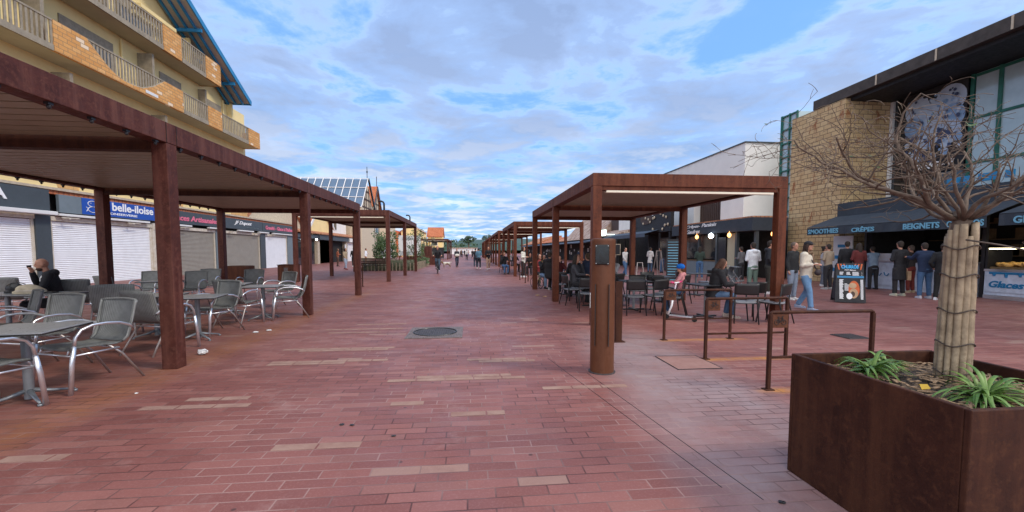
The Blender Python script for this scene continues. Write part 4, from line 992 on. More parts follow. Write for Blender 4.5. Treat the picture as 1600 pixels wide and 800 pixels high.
for i in range(420):
    x=random.uniform(PX0+.06,PX1-.06); y=random.uniform(PY0+.06,PY1-.06); a=random.random()*6.3; l=random.uniform(.012,.035); z=.735+.035*math.exp(-(math.hypot(x-2.78,y-2.15)/.28)**2)
    b.bar((x-l*math.cos(a),y-l*math.sin(a),z+random.uniform(0,.01)),(x+l*math.cos(a),y+l*math.sin(a),z+random.uniform(0,.012)),.012,.004)
b.build('bark_chips','chip',t,world=True)
def strap(cx,cy,z,n,L,label,seed,lean=(0,0)):
    random.seed(seed); t=thing('strap_leaf_plant',label,'plant',(cx,cy,z)); b=MB()
    for i in range(n):
        a=random.random()*2*math.pi; l=L*random.uniform(.55,1.1); el=random.uniform(.3,1.35); w0=random.uniform(.006,.0115)
        p=Vector((random.uniform(-.03,.03),random.uniform(-.03,.03),0)); dirh=Vector((math.cos(a)+lean[0],math.sin(a)+lean[1],0)).normalized(); side=Vector((-dirh.y,dirh.x,0)); rows=[]
        ang=el
        for k in range(9):
            u=k/8; wd=w0*(1-.0*u)*(1-u**3)+.001; up=Vector((0,0,.35*wd))
            rows.append([p-side*wd+up,p,p+side*wd+up]); 
            p=p+(dirh*math.cos(ang)+Vector((0,0,1))*math.sin(ang))*l/8; ang-=random.uniform(.12,.30)*(1.2-.3*u)
        b.sheet(rows,.0012)
    b.build('leaves','strap',t,smooth=True)
    b=MB()
    for i in range(5):
        a=random.random()*6.3; b.bar((0,0,.01),(math.cos(a)*.14,math.sin(a)*.14,.02),.01,.003)
    b.build('withered_leaves','chip',t)
strap(2.47,2.36,.735,72,.24,'green strap leaved plant at the far left corner of the planter',4)
strap(2.60,1.86,.74,74,.30,'larger green strap leaved plant in front of the bamboo wrapped trunk',9)
strap(2.72,2.48,.735,34,.17,'small straggly strap leaved plant behind the corner plant in the planter',15)
b=MB(); b.sheet([[(2.43,2.02,.75),(2.46,2.0,.76)],[(2.45,2.05,.77),(2.475,2.03,.775)],[(2.47,2.08,.755),(2.485,2.07,.755)]],.001); tag(b.build('fallen_leaf','yellow'),'yellow fallen leaf on the planter soil','leaf')
# tree
TX,TY=2.78,2.15
t=thing('bare_tree','bare spreading tree with its trunk wrapped in bamboo canes, growing in the planter','tree',(TX,TY,.73))
random.seed(21)
b=MB(); b.tube([(TX,TY,.70),(TX+.01,TY,1.2),(TX,TY+.01,1.62),(TX+.01,TY,1.72)],[.045,.042,.040,.045],12); b.build('trunk','bark',t,smooth=True,world=True)
b=MB(); nc=13
for i in range(nc):
    a=2*math.pi*i/nc+random.uniform(-.05,.05); r0=.064+random.uniform(-.004,.004); r1=.053+random.uniform(-.004,.004); top=1.62+random.uniform(-.05,.04); rr=random.uniform(.013,.018)
    pts=[];rs=[]
    for k in range(13):
        u=k/12; r=r0+(r1-r0)*u; z=.735+(top-.735)*u; pts.append((TX+r*math.cos(a+.03*u),TY+r*math.sin(a+.03*u),z)); rs.append(rr*(1.14 if k in (3,7,11) else 1.))
    b.tube(pts,rs,8)
b.build('bamboo_wrap','cane',t,smooth=True,world=True)
b=MB()
for z in (.80,.97,1.16,1.36,1.52):
    b.tube([(TX+(.083-.010*(z-.8))*math.cos(q),TY+(.083-.010*(z-.8))*math.sin(q),z+.012*math.sin(q*3)) for q in [2*math.pi*i/24 for i in range(25)]],.004,5)
b.tube([(TX-.1,TY-.1,1.56),(TX+.05,TY-.15,1.53),(TX+.3,TY-.1,1.50),(TX+.7,TY+.02,1.56),(TX+1.1,TY+.1,1.66)],.005,5)
b.build('tie_wire','wire',t,smooth=True,world=True)
crown=MB(); leafb=MB()
def branch(p,d,L,r,lev):
    segs=max(3,int(L/.055)); pts=[p.copy()]; rs=[r]; st=L/segs
    for i in range(segs):
        d=(d+Vector((random.gauss(0,.20),random.gauss(0,.20),random.gauss(0,.17)+(.055 if p.z<2.0 else -.02)+(.15 if p.z<1.72 else 0)+(-.25 if p.z>2.20+.12*(p.y-TY) else 0)))).normalized()
        p=p+d*st; pts.append(p.copy()); rs.append(max(.0013,r*(1-.7*(i+1)/segs)))
        if lev<4 and i>=(1 if lev else 2) and random.random()<(.82 if lev<3 else .6):
            az=Vector((random.gauss(0,1),random.gauss(0,1),random.gauss(.12,.6))); az=(az-d*az.dot(d)).normalized()
            nd=(d*.62+az*.8).normalized(); nl=L*random.uniform(.28,.52)
            if nl>.06: branch(p,nd,nl,max(.0018,rs[-1]*random.uniform(.5,.75)),lev+1)
    crown.slot(0 if r>.004 or random.random()<.6 else 1); crown.tube(pts,rs,7 if r>.008 else 4,cap=True)
    if lev>=2 and random.random()<.02:
        for k in range(3):
            q=p+Vector((random.gauss(0,.012),random.gauss(0,.012),random.gauss(0,.012))); w=Vector((random.gauss(0,1),random.gauss(0,1),random.gauss(0,1))).normalized()*.018; u=w.orthogonal().normalized()*.007
            leafb.quad(q-w,q-u,q+w,q+u)
base=Vector((TX,TY,1.70))
for i in range(15):
    a=2*math.pi*i/15+random.uniform(-.18,.18); el=[.12,.34,.66][i%3]+random.uniform(-.06,.1)
    branch(base+Vector((.03*math.cos(a),.03*math.sin(a),-.02)),Vector((math.cos(a)*math.cos(el),math.sin(a)*math.cos(el),math.sin(el))),(random.uniform(1.0,1.25) if i%3<2 else .8)*(.40 if math.sin(a)<-.5 else .60 if math.sin(a)<-.1 else .84),random.uniform(.009,.015),0)
crown.build('crown',['bark','barkp'],t,smooth=True,world=True)
leafb.build('leaf_buds','leaf',t,world=True)
# ---- A-frame board
A=thing('menu_board','black folding menu board with orange and blue lettering outside the kiosk','menu board',(11.0,11.3,0),R(-32))
def panel(b,yb,yt,w0,w1,z0,z1,th=.03): b.add([(-w0,yb,z0),(w0,yb,z0),(w1,yt,z1),(-w1,yt,z1),(-w0,yb+th,z0),(w0,yb+th,z0),(w1,yt+th,z1),(-w1,yt+th,z1)],[(0,1,2,3),(7,6,5,4),(4,5,1,0),(5,6,2,1),(6,7,3,2),(7,4,0,3)])
for yb,yt,nm in ((-.30,-.03,'front_panel'),(.27,.0,'rear_panel')): b=MB(); panel(b,yb,yt,.36,.31,.02,1.14); b.build(nm,'blackw',A)
b=MB(); b.prism([(-.27,.1),(.27,.1),(.03,1.1),(-.0,1.1)],'x',-.335,-.30); b.build('side_cloth','blackw',A)
def fp(x,z,o=.006): # point on the front panel
    return Vector((x,-.30+.27*(z-.02)/1.12-o,z))
def fq(b,x0,z0,x1,z1,o=.003): b.quad(fp(x0,z0,o),fp(x1,z0,o),fp(x1,z1,o),fp(x0,z1,o))
upv=(fp(0,1)-fp(0,0))
b=MB(); fq(b,-.30,.72,.32,.775); b.build('blue_band','bluew',A)
b=MB()
for s in (-1,1):
    for k in range(3): 
        x=s*(.28-.07*k); b.add([fp(x-.02,1.12,.004),fp(x+.02,1.12,.004),fp(x+s*-.03+.012,.95+.05*k,.004),fp(x+s*-.03-.012,.95+.05*k,.004)],[(0,1,2,3)])
b.build('orange_rays','orangep' if 'orangep' in MT else 'orange',A)
MT['cyan']=mat('cyan_print',(.03,.38,.75),.5)
text('CHURROS',fp(-.2,.985,.01),(1,0,0),upv,.40,.105,'cyan',A,.004,bold=.05,world=False)
text('POT Maison',fp(-.12,.925,.01),(1,0,0),upv,.26,.04,'letter',A,.004,bold=.02,world=False)
b=MB(); random.seed(6)
for x0,x1,z0,z1 in ((-.24,-.14,.81,.885),(-.08,.02,.81,.885),(.06,.22,.79,.89),(.27,.29,.79,.89)):
    z=z0
    while z<z1: fq(b,x0,z,x1-random.random()*.03,z+.013,.004); z+=.022
for k in range(20): fq(b,-.25,.12+k*.028,-.25+.10*random.uniform(.7,1),.14+k*.028,.004); fq(b,.24,.12+k*.028,.30,.138+k*.028,.004)
for k in range(7): fq(b,-.13,.36+k*.03,-.13+.12*random.uniform(.5,1),.375+k*.03,.004)
b.build('white_print','letter',A)
b=MB()
def fdisc(cx,cz,rx,rz,o,n=18): b.add([fp(cx+rx*math.cos(2*math.pi*i/n),cz+rz*math.sin(2*math.pi*i/n),o) for i in range(n)],[tuple(range(n))])
b.slot(0); fdisc(.09,.40,.13,.24,.0045); b.slot(1); fdisc(.08,.28,.10,.14,.005); fdisc(.06,.50,.09,.08,.0052); b.slot(2); fdisc(.06,.26,.05,.08,.0056); b.slot(3); fdisc(-.02,.2,.07,.09,.006)
b.build('pancake_picture',['orange','kraft','woodd','letter'],A)
# ---- second leaning price board by the crêperie and white folding ladders
t=thing('price_board','tall narrow black price board with pale blue lines, leaning beside the creperie post','menu board',(9.6,19.0,0),R(-25))
b=MB(); panel(b,-.2,.05,.42,.42,.02,2.05); b.build('board','blackw',t)
b=MB()
for k in range(15): b.box(-.36,-.2+.25*(k*.13+.13)/2.0-.012,.13+k*.125,.30,-.2+.25*(k*.13+.13)/2.0-.004,.175+k*.125)
b.build('printed_lines','bluelet',t)
b=MB(); b.bar((.40,-.215,.02),(.40,.035,2.05),.03,.02); b.build('white_edge','letter',t)
for x,y,rz,l in ((9.4,20.4,R(10),'slim white folding sign frame in front of the dark restaurant, left of the price board'),(8.6,20.8,R(-15),'short white folding sign frame standing near the glass door')):
    t=thing('sign_frame',l,'sign frame',(x,y,0),rz); h=1.5 if x>9 else .9; b=MB()
    for s in (-1,1): b.bar((s*.2,-.25,0),(s*.12,0,h),.03,.03); b.bar((s*.2,.25,0),(s*.12,.01,h),.03,.03)
    b.bar((-.15,0,h),(.15,0,h),.03,.03); b.bar((-.2,-.2,.25),(.2,-.2,.25),.02,.02); b.build('frame','alu_old',t)
t=thing('picture_frame','small pale framed notice on a pole outside the dark restaurant','sign',(10.6,30,0))
b=MB(); b.box(-.02,-.02,0,.02,.02,2.4); b.build('pole','dmetal',t); b=MB(); b.box(-.30,-.04,1.2,.30,-.021,2.0); f=b.build('frame','stone',t); b=MB(); b.box(-.26,-.05,1.24,.26,-.041,1.96); b.build('panel','blackw',f)
# ============================================================ CHAIRS AND TABLES
def wicker_chair(label,loc,rz):
    t=thing('wicker_armchair',label,'armchair',loc,rz,'grey wicker armchairs on the left terrace',1.08)
    prof=[(-.255,.425),(-.235,.445),(-.15,.445),(0,.435),(.12,.425),(.185,.435),(.225,.475),(.25,.55),(.28,.68),(.31,.82),(.32,.85)]
    def wdt(i): return .235+.012*math.sin(i)
    rows=[]
    for i,(y,z) in enumerate(prof[:6]): rows.append([(x,y,z-.012*(1-(x/.235)**2)) for x in [-.235+.47*j/10 for j in range(11)]])
    b=MB(); b.sheet(rows,.014); b.build('seat','wicker',t,smooth=True)
    rows=[]
    for i,(y,z) in enumerate(prof[5:]):
        hw=.235+.02*i/5; rows.append([(x,y+.045*(1-(x/hw)**2)*min(1,i/2),z+(.012*(1-(x/hw)**2) if i==5 else 0)) for x in [-hw+2*hw*j/10 for j in range(11)]])
    b=MB(); b.sheet(rows,.014)
    b.tube([rows[-1][j] for j in range(11)],.014,6)
    for j in (0,10): b.tube([r[j] for r in rows],.016,6)
    b.build('backrest','wicker',t,smooth=True)
    for s in (-1,1):
        b=MB(); b.tube([(s*.275,-.30,0),(s*.272,-.275,.30),(s*.27,-.25,.46)],.017,8,flat=1.3); b.build('leg','alu',t,smooth=True)
        b=MB(); b.tube([(s*.27,-.25,.461),(s*.27,-.235,.55),(s*.272,-.19,.615),(s*.275,-.10,.65),(s*.275,.02,.655),(s*.268,.14,.64),(s*.255,.24,.60),(s*.25,.275,.56)],.015,8,flat=1.0); b.build('armrest','alu',t,smooth=True)
        b=MB(); b.tube([(s*.215,.06,.42),(s*.225,.18,.30),(s*.255,.36,0)],.0125,8); b.build('leg','alu_old',t,smooth=True)
        b=MB(); b.tube([(s*.255,-.26,.37),(s*.235,.15,.37)],.010,6); b.build('side_rail','alu',t,smooth=True)
    b=MB(); b.tube([(-.262,-.265,.37),(.262,-.265,.37)],.0105,6); b.tube([(-.232,.15,.37),(.232,.15,.37)],.0095,6)
    for x in (-.19,.19): b.tube([(x,-.262,.37),(x,-.245,.43)],.008,6)
    b.build('stretcher','alu',t,smooth=True); return t
def sq_table(label,loc,rz,hw=.36,group='grey square cafe tables'):
    t=thing('cafe_table',label,'table',loc,rz,group)
    b=MB(); b.box(-hw,-hw,.722,hw,hw,.735); b.build('tabletop','tabletop',t,bevel=.004)
    b=MB(); b.box(-hw+.004,-hw+.004,.708,hw-.004,hw-.004,.7215); b.build('table_rim','tabrim',t)
    b=MB(); b.tube([(0,0,.02),(0,0,.70)],.038,16); b.tube([(0,0,.40),(0,0,.42)],.043,16); b.box(-.12,-.12,.695,.12,.12,.7075); b.build('pedestal','ped',t,smooth=False)
    for k in range(4):
        a=math.pi/4+k*math.pi/2; c,s=math.cos(a),math.sin(a); b=MB()
        b.tube([(.03*c,.03*s,.10),(.15*c,.15*s,.065),(.33*c,.33*s,.03)],[.026,.02,.012],8,flat=.9); b.tube([(.33*c,.33*s,0),(.33*c,.33*s,.022)],.02,8); b.build('foot','ped',t,smooth=True)
    return t
first=[None,None]
def put_w(px,py,rz,label):
    g=G(px,py); loc=(g.x,g.y,0)
    if first[0] is None: first[0]=wicker_chair(label,loc,R(rz)); return first[0]
    return dup(first[0],loc,R(rz),label)
def put_t(x,y,rz,label):
    if first[1] is None: first[1]=sq_table(label,(x,y,0),R(rz)); return first[1]
    return dup(first[1],(x,y,0),R(rz),label)
# rz: 0 faces the camera (-Y); positive turns the front towards +X
put_t(-4.42,4.62,10,'grey square table in the left foreground with its pedestal in full view')
put_t(-4.62,7.62,12,'grey square table right of the thick corten post, nearest of the middle ones')
put_t(-5.5,7.95,8,'grey square table left of the thick corten post')
put_t(-4.55,9.75,10,'grey square table at the right end beside the second front post')
put_t(-5.6,10.5,12,'grey square table behind the middle chairs, next to the one at the right end')
put_t(-7.9,11.6,5,'grey square table at the back near the dark rear post')
put_t(-7.55,8.42,3,'grey square table where the bald man sits, right half')
put_t(-8.3,8.42,3,'grey square table with the cream bag on it')
C=[(138,600,-20,'grey wicker armchair in the foreground, empty and facing the viewer'),
(62,578,-14,'grey wicker armchair just behind the foreground one, at the nearest table'),
(8,560,-40,'grey wicker armchair at the left edge behind the nearest table'),
(-38,650,165,'grey wicker armchair cut by the left edge, only its curved arm showing'),
(128,505,-160,'dark wicker armchair right of the bald man, back turned to the wall shutters'),
(185,525,-150,'grey wicker armchair hidden behind the foreground chair, its top just showing'),
(255,548,165,'wicker armchair seen from behind, left of the thick corten post'),
(335,520,-22,'wicker armchair facing the viewer, just right of the thick corten post'),
(190,492,160,'wicker armchair at the middle table nearer to the rear post'),
(232,478,10,'wicker armchair near the dark rear post, facing the viewer'),
(375,507,172,'wicker armchair seen from behind with its silver arm, middle of the right group'),
(392,470,5,'wicker armchair behind the table at the right end, facing the viewer'),
(437,480,-30,'wicker armchair at the right end, turned towards the table'),
(452,496,-65,'wicker armchair nearest the second front post, seen side on'),
(300,478,8,'wicker armchair behind the thick corten post, partly hidden'),
(325,468,12,'low looking wicker armchair in the back row behind the middle tables'),
(28,498,-170,'wicker armchair in front of the bag table, seen from behind')]
for c in C: put_w(*c)
# black chairs
def black_chair(label,loc,rz,group='black cafe chairs'):
    t=thing('cafe_chair',label,'chair',loc,rz,group)
    b=MB(); b.sheet([[(-.21+.42*j/8,y,z-.012*(1-((j-4)/4)**2)) for j in range(9)] for y,z in ((-.23,.44),(-.2,.455),(-.05,.45),(.12,.44),(.2,.445))],.02); b.build('seat','greyp',t,smooth=True)
    b=MB(); b.sheet([[(-.22+.44*j/8,y+.03*(1-((j-4)/4)**2),z) for j in range(9)] for y,z in ((.205,.60),(.215,.63),(.235,.78),(.245,.83))],.02); b.build('backrest','blackp',t,smooth=True)
    for s in (-1,1):
        b=MB(); b.tube([(s*.20,-.18,.45),(s*.225,-.235,0)],[.018,.013],8); b.build('leg','blackp',t,smooth=True)
        b=MB(); b.tube([(s*.225,.31,0),(s*.21,.20,.44),(s*.215,.235,.83)],[.013,.017,.013],8); b.build('leg','blackp',t,smooth=True)
    b=MB(); b.box(-.2,-.19,.405,.2,-.165,.43); b.box(-.2,.175,.405,.2,.195,.43); b.box(-.2,-.165,.405,-.18,.175,.43); b.box(.18,-.165,.405,.2,.175,.43); b.build('seat_frame','blackp',t)
    return t
def black_table(label,loc,rz,r=.36,group='dark cafe tables under the right pergola'):
    t=thing('cafe_table',label,'table',loc,rz,group)
    b=MB(); b.box(-r,-r,.72,r,r,.745); b.build('tabletop','blackp',t,bevel=.006); b=MB(); b.tube([(0,0,.01),(0,0,.72)],.032,12); b.build('pedestal','ped',t)
    b=MB(); b.box(-.28,-.03,.0,.28,.03,.03); b.box(-.03,-.28,.0,.03,-.031,.03); b.box(-.03,.031,.0,.03,.28,.03); b.build('base','blackp',t,bevel=.006); return t
fb=[None,None]
def put_b(x,y,rz,label):
    if fb[0] is None: fb[0]=black_chair(label,(x,y,0),R(rz)); return
    dup(fb[0],(x,y,0),R(rz),label)
def put_bt(x,y,rz,label):
    if fb[1] is None: fb[1]=black_table(label,(x,y,0),R(rz)); return
    dup(fb[1],(x,y,0),R(rz),label)
BT=[(3.3,11.2,0,'dark cafe table left of the bronze bollard near the first inner post'),(4.15,10.4,0,'dark cafe table right of the bronze bollard in the middle of the pergola'),
(5.35,9.15,5,'dark cafe table where the woman and the helmeted child sit'),(5.6,12.0,0,'dark cafe table in the back row of the pergola, in front of the price board'),
(3.4,14.2,0,'dark cafe table of the group sitting behind the left post'),(3.5,16.6,0,'dark cafe table of the far group by the toddler bike'),(3.9,12.9,0,'dark cafe table between the two inner posts'),(7.6,13.6,0,'dark cafe table beside the child in the white hat')]
for a in BT: put_bt(*a)
BC=[(2.95,10.45,170,'black chair with a grey seat just left of the bollard, nearest one'),(3.5,10.7,-165,'black chair beside the nearest left one, partly behind the bollard'),
(2.85,11.6,100,'black chair with a grey seat pushed to the table behind the corten post'),(3.2,12.05,10,'black chair on the far side of the left table'),
(3.85,9.65,172,'black chair right of the bollard with its back to the viewer'),(4.4,9.75,-160,'black chair beside the dark table, second right of the bollard'),
(3.7,10.9,30,'black chair facing the viewer, behind the table right of the bollard'),(4.55,11.15,-20,'black chair facing the viewer on the far side of the same table'),
(4.7,9.4,-120,'black chair left of the helmeted child'),(6.15,8.75,178,'black chair with its back turned, right of the seated woman'),
(5.75,8.35,155,'black chair right behind the middle bike rack'),(6.3,8.2,-150,'black chair standing alone nearest the right front post'),
(5.2,11.5,160,'black chair in the back row left of the price board'),(6.0,11.7,-170,'black chair in the back row below the price board'),(5.6,12.7,0,'black chair in the back row facing the viewer'),
(3.6,12.3,150,'black chair between the inner tables, back to the viewer'),(4.3,12.4,-150,'black chair between the inner tables, turned to the right'),(4.0,13.6,0,'black chair behind the inner tables facing the viewer'),
(8.2,13.9,-70,'black chair beside the pushchairs and the child in the white hat'),(7.0,13.2,80,'black chair left of the child in the white hat'),(4.9,10.2,120,'black chair seen side on between two dark tables'),(2.9,13.4,160,'black chair in front of the seated group behind the left post')]
for a in BC: put_b(*a)
# ============================================================ PEOPLE
def skinm(c):
    k='skin_%d'%int(c[0]*100)
    if k not in MT: MT[k]=mat(k,c,.55,0,.07,14)
    return MT[k]
SK=(.50,.27,.19)
def person(label,loc,rz,h=1.75,legs='stand',arms=('down','down'),top='black',topc=(.015,.015,.018),bot=(.03,.03,.04),shoe=(.5,.5,.5),hair='short',hairc=(.03,.02,.015),skin=SK,lean=0.,turn=0.,nod=0.,vox=.018,coat=0.,hood=False,puffy=0.,scarf=None,shirt=None,beard=False,beltbag=None,backpack=None,group=None,seat=.47,cat='person',headfwd=0.):
    t=thing('person',label,cat,loc,R(rz),group,h/1.75)
    V=Vector; Rl=Matrix.Rotation(lean,3,'X')
    pz={'stand':.93,'walk':.92,'sit':seat+.09,'cycle':1.0}[legs]
    P0=V((0,0,pz))
    def T(x,y,z): return P0+Rl@V((x,y,z))
    J={}
    for i,s in enumerate((-1,1)):
        hp=V((s*.095,0,pz-.03))
        if legs=='stand': k,a=V((s*.11,-.01,.50)),V((s*.125,.02,.085))
        elif legs=='walk':
            k,a=(V((s*.10,-.13,.50)),V((s*.10,-.18,.09))) if i==0 else (V((s*.10,.0,.49)),V((s*.10,.20,.12)))
        elif legs=='cycle': k,a=(V((s*.10,-.32,.80)),V((s*.10,-.12,.46))) if i==0 else (V((s*.10,-.16,.60)),V((s*.10,-.04,.22)))
        else: k,a=V((s*.12,-.43,seat+.05)),V((s*.13,-.41+.05*i,.085))
        J[s]=(hp,k,a)
    Sh={s:T(s*.175,0,.50) for s in (-1,1)}
    Hc=T(0,-.03-headfwd,.725); hr=Matrix.Rotation(turn,3,'Z')@Matrix.Rotation(nod,3,'X')@Matrix.Rotation(lean*.3,3,'X')
    A={}
    for s,m in zip((-1,1),arms):
        S=Sh[s]
        if m=='down': E=S+Rl@V((s*.06,.03,-.28)); W=E+V((0,-.05,-.25))
        elif m=='front': E=S+Rl@V((s*.07,-.0,-.27)); W=E+V((-s*.13,-.20,.03))
        elif m=='table': E=S+Rl@V((s*.08,-.15,-.22)); W=E+V((-s*.12,-.21,-.01))
        elif m=='mouth': E=S+Rl@V((s*.06,-.20,-.20)); W=Hc+hr@V((s*.03,-.15,-.12))
        elif m=='pocket': E=S+Rl@V((s*.10,.06,-.26)); W=E+V((-s*.05,-.13,-.16))
        elif m=='bars': E=S+Rl@V((s*.09,-.20,-.19)); W=E+V((0,-.22,-.06))
        elif m=='swing': E=S+Rl@V((s*.06,-.08,-.27)); W=E+V((0,-.17,-.17))
        elif m=='back': E=S+Rl@V((s*.06,.13,-.25)); W=E+V((0,.05,-.24))
        else: E=S+Rl@V((s*.06,-.2,-.14)); W=E+V((0,-.24,.04))
        A[s]=(S,E,W)
    # body: one continuous mesh
    b=MB(); b.ell(Hc+hr@V((0,0,.018)),(.074,.092,.098),16,12,hr); b.ell(Hc+hr@V((0,-.022,-.055)),(.055,.066,.062),12,9,hr)
    b.tube([Hc+hr@V((0,-.084,.028)),Hc+hr@V((0,-.105,-.012)),Hc+hr@V((0,-.098,-.024))],[.008,.0145,.010],8)
    b.ell(Hc+hr@V((0,-.078,-.055)),(.022,.012,.007),8,6,hr); b.ell(Hc+hr@V((0,-.072,-.092)),(.022,.018,.018),8,6,hr)
    for s in (-1,1): b.ell(Hc+hr@V((s*.076,.008,-.005)),(.010,.018,.030),8,6,hr); b.ell(Hc+hr@V((s*.035,-.07,.045)),(.026,.016,.010),8,5,hr)
    nk=T(0,.0,.56); b.tube([T(0,.0,.45),nk,Hc+hr@V((0,.01,-.05))],[.065,.052,.050],12)
    b.tube([T(0,0,-.03),T(0,0,.2),T(0,0,.42)],[.11,.10,.12],12,flat=.7); b.tube([Sh[-1],Sh[1]],.045,10)
    for s in (-1,1):
        S,E,W=A[s]; b.tube([S,E,W],[.045,.034,.026],10); hp,k,a=J[s]; b.tube([hp,k,a],[.065,.045,.035],10); b.tube([T(s*.05,0,0),hp],.06,8); b.ell(a+V((0,-.06,-.045)),(.03,.09,.03),8,6)
        # hand: palm, four curled fingers and a thumb
        f=(W-E).normalized(); sd=f.cross(V((0,0,1))); sd=(sd if sd.length>.2 else V((0,-1,0))).normalized(); nrm=sd.cross(f).normalized()
        if arms[(s+1)//2] in('down','back','swing','pocket'): sd,nrm=V((0,-1,0)),V((-s,0,0))
        if nrm.dot(V((-s,0,-1)))<0: nrm=-nrm
        pm=W+f*.05; b.tube([W-f*.01,W+f*.03,W+f*.085],[.024,.032,.034],10,flat=.6)
        for q,(o,l) in enumerate(((-.027,.062),(-.009,.072),(.009,.068),(.027,.052))):
            r0=W+f*.085+sd*o; r1=r0+(f*.85+nrm*.5).normalized()*l*.5; r2=r1+(f*.35+nrm).normalized()*l*.5
            b.tube([r0-f*.015,r0,r1,r2],[.010,.0095,.009,.0075],6)
        th=W+f*.025-sd*.028; b.tube([th,th-sd*.022+f*.02+nrm*.01,th-sd*.022+f*.05+nrm*.022],[.012,.011,.008],6)
    sk=skinm(skin)
    b.build('body',sk,t,remesh=min(vox,.014) if vox<.03 else vox,sm=1)
    if vox<.02:
        b=MB()
        for s in (-1,1): b.ell(Hc+hr@V((s*.031,-.083,.018)),(.012,.007,.006),8,5,hr)
        b.build('eyes',cloth('eye',(.01,.008,.008)),t)
    hm=cloth('hair%d'%int(hairc[0]*1000),hairc)
    # top garment
    tm_=cloth('top%d_%d_%d'%tuple(int(c*1000) for c in topc),topc); pf=1+puffy
    b=MB(); zl=-.10 if not coat else -.02
    b.tube([T(0,0,zl),T(0,0,.05),T(0,-.01,.22),T(0,-.005,.38),T(0,0,.47),T(0,0,.52)],[x*pf for x in (.172,.160,.165,.185,.165,.09)],18,flat=.68)
    b.tube([Sh[-1]+V((.01,0,0)),T(0,0,.51),Sh[1]-V((.01,0,0))],[.072*pf,.085*pf,.072*pf],12)
    if coat:
        if legs=='sit': 
            for s in (-1,1): b.tube([T(s*.07,0,0),J[s][1]*.7+J[s][0]*.3+V((0,0,.02))],[.13,.11],12)
        else: b.tube([T(0,0,.05),V((0,.01,pz-coat*.5)),V((0,.015,pz-coat))],[.165,.185,.20],18,flat=.75)
    for s in (-1,1):
        S,E,W=A[s]; m_=(S+E)/2
        b.ell(S,(.072*pf,.075*pf,.075*pf),10,8); b.tube([S,m_,E,(E+W)/2,W+(W-E).normalized()*-.0],[.070*pf,.062*pf,.054*pf,.050*pf,.040*pf],12); b.ell(E,(.054*pf,)*3,10,8)
    if hood: b.ell(T(0,.085,.535),(.115,.075,.075),12,8); b.tube([T(-.07,-.04,.545),T(-.09,.03,.57),T(0,.10,.575),T(.09,.03,.57),T(.07,-.04,.545)],.032,8)
    else: b.tube([T(0,0,.50),T(0,.0,.565)],[.08,.064],12)
    b.build('jacket',tm_,t,remesh=vox*1.05,sm=2)
    if shirt: b=MB(); b.ell(T(0,-.085,.43),(.055,.06,.11),10,8); b.build('shirt',cloth('s%d'%int(shirt[0]*99),shirt),t,smooth=True)
    # trousers
    b=MB(); b.ell(V((0,.01,pz-.02)),(.165,.125,.13),14,10); 
    for s in (-1,1):
        hp,k,a=J[s]; b.tube([hp,(hp+k)/2,k,(k+a)/2,a+V((0,0,.0))],[.100,.092,.074,.066,.062],14); b.ell(k,(.074,)*3,10,8)
    b.build('trousers',cloth('bot%d_%d_%d'%tuple(int(c*1000) for c in bot),bot),t,remesh=vox*1.05,sm=2)
    for s in (-1,1):
        a=J[s][2]; b=MB(); tip=0.; z0=a.z-.085
        vs=[]; n=14
        pr=[(.075,.030),(.04,.040),(-.03,.042),(-.10,.046),(-.155,.042),(-.185,.022)]; hh=[.085,.095,.085,.055,.045,.03]
        rows=[]
        for (y,hw),z in zip(pr,hh): rows.append([(a.x-hw,a.y+y,z0+.0),(a.x-hw,a.y+y,z0+z*.55),(a.x-hw*.55,a.y+y,z0+z),(a.x+hw*.55,a.y+y,z0+z),(a.x+hw,a.y+y,z0+z*.55),(a.x+hw,a.y+y,z0+.0)])
        b.sheet(rows); o=len(b.v)
        b.add(rows[0],[(0,1,2,3,4,5)]); b.add(rows[-1],[(5,4,3,2,1,0)]); b.add([r[0] for r in rows]+[r[5] for r in rows][::-1],[tuple(range(12))])
        b.build('shoe',cloth('shoe%d_%d'%(int(shoe[0]*1000),int(shoe[2]*1000)),shoe),t,smooth=False)
    # hair and headgear
    if hair!='bald':
        b=MB(); b.ell(Hc+hr@V((0,.020,.030)),(.086,.094,.100),14,10,hr); b.ell(Hc+hr@V((0,.045,-.02)),(.074,.065,.080),12,8,hr)
        if hair=='long': b.tube([Hc+hr@V((0,.05,.03)),Hc+hr@V((0,.07,-.10)),Hc+hr@V((0,.075,-.22)),Hc+hr@V((0,.07,-.30))],[.085,.085,.075,.04],12,flat=.7); [b.tube([Hc+hr@V((s*.07,-.01,.05)),Hc+hr@V((s*.088,.0,-.06)),Hc+hr@V((s*.09,-.02,-.20))],[.03,.032,.018],8) for s in (-1,1)]
        if hair=='bun': b.ell(Hc+hr@V((0,.10,.08)),(.045,.045,.045),10,8)
        b.build('hair',hm,t,remesh=.013 if vox<.02 else vox*.8,sm=2)
    else: pass
    if beard: b=MB(); b.ell(Hc+hr@V((0,-.035,-.078)),(.056,.060,.045),12,8,hr); b.build('beard',hm,t,smooth=True)
    if scarf: b=MB(); b.tube([T(.085*math.cos(q),-.015+.085*math.sin(q),.555+.015*math.sin(q*3)) for q in [2*math.pi*i/18 for i in range(19)]],.04,8); b.tube([T(.03,-.11,.54),T(.04,-.14,.38),T(.03,-.14,.22)],[.04,.045,.04],8,flat=.6); b.build('scarf',cloth('sc%d'%int(scarf[0]*999),scarf),t,smooth=True)
    t['_hc']=0; del t['_hc']
    return t,Hc,hr,A,T
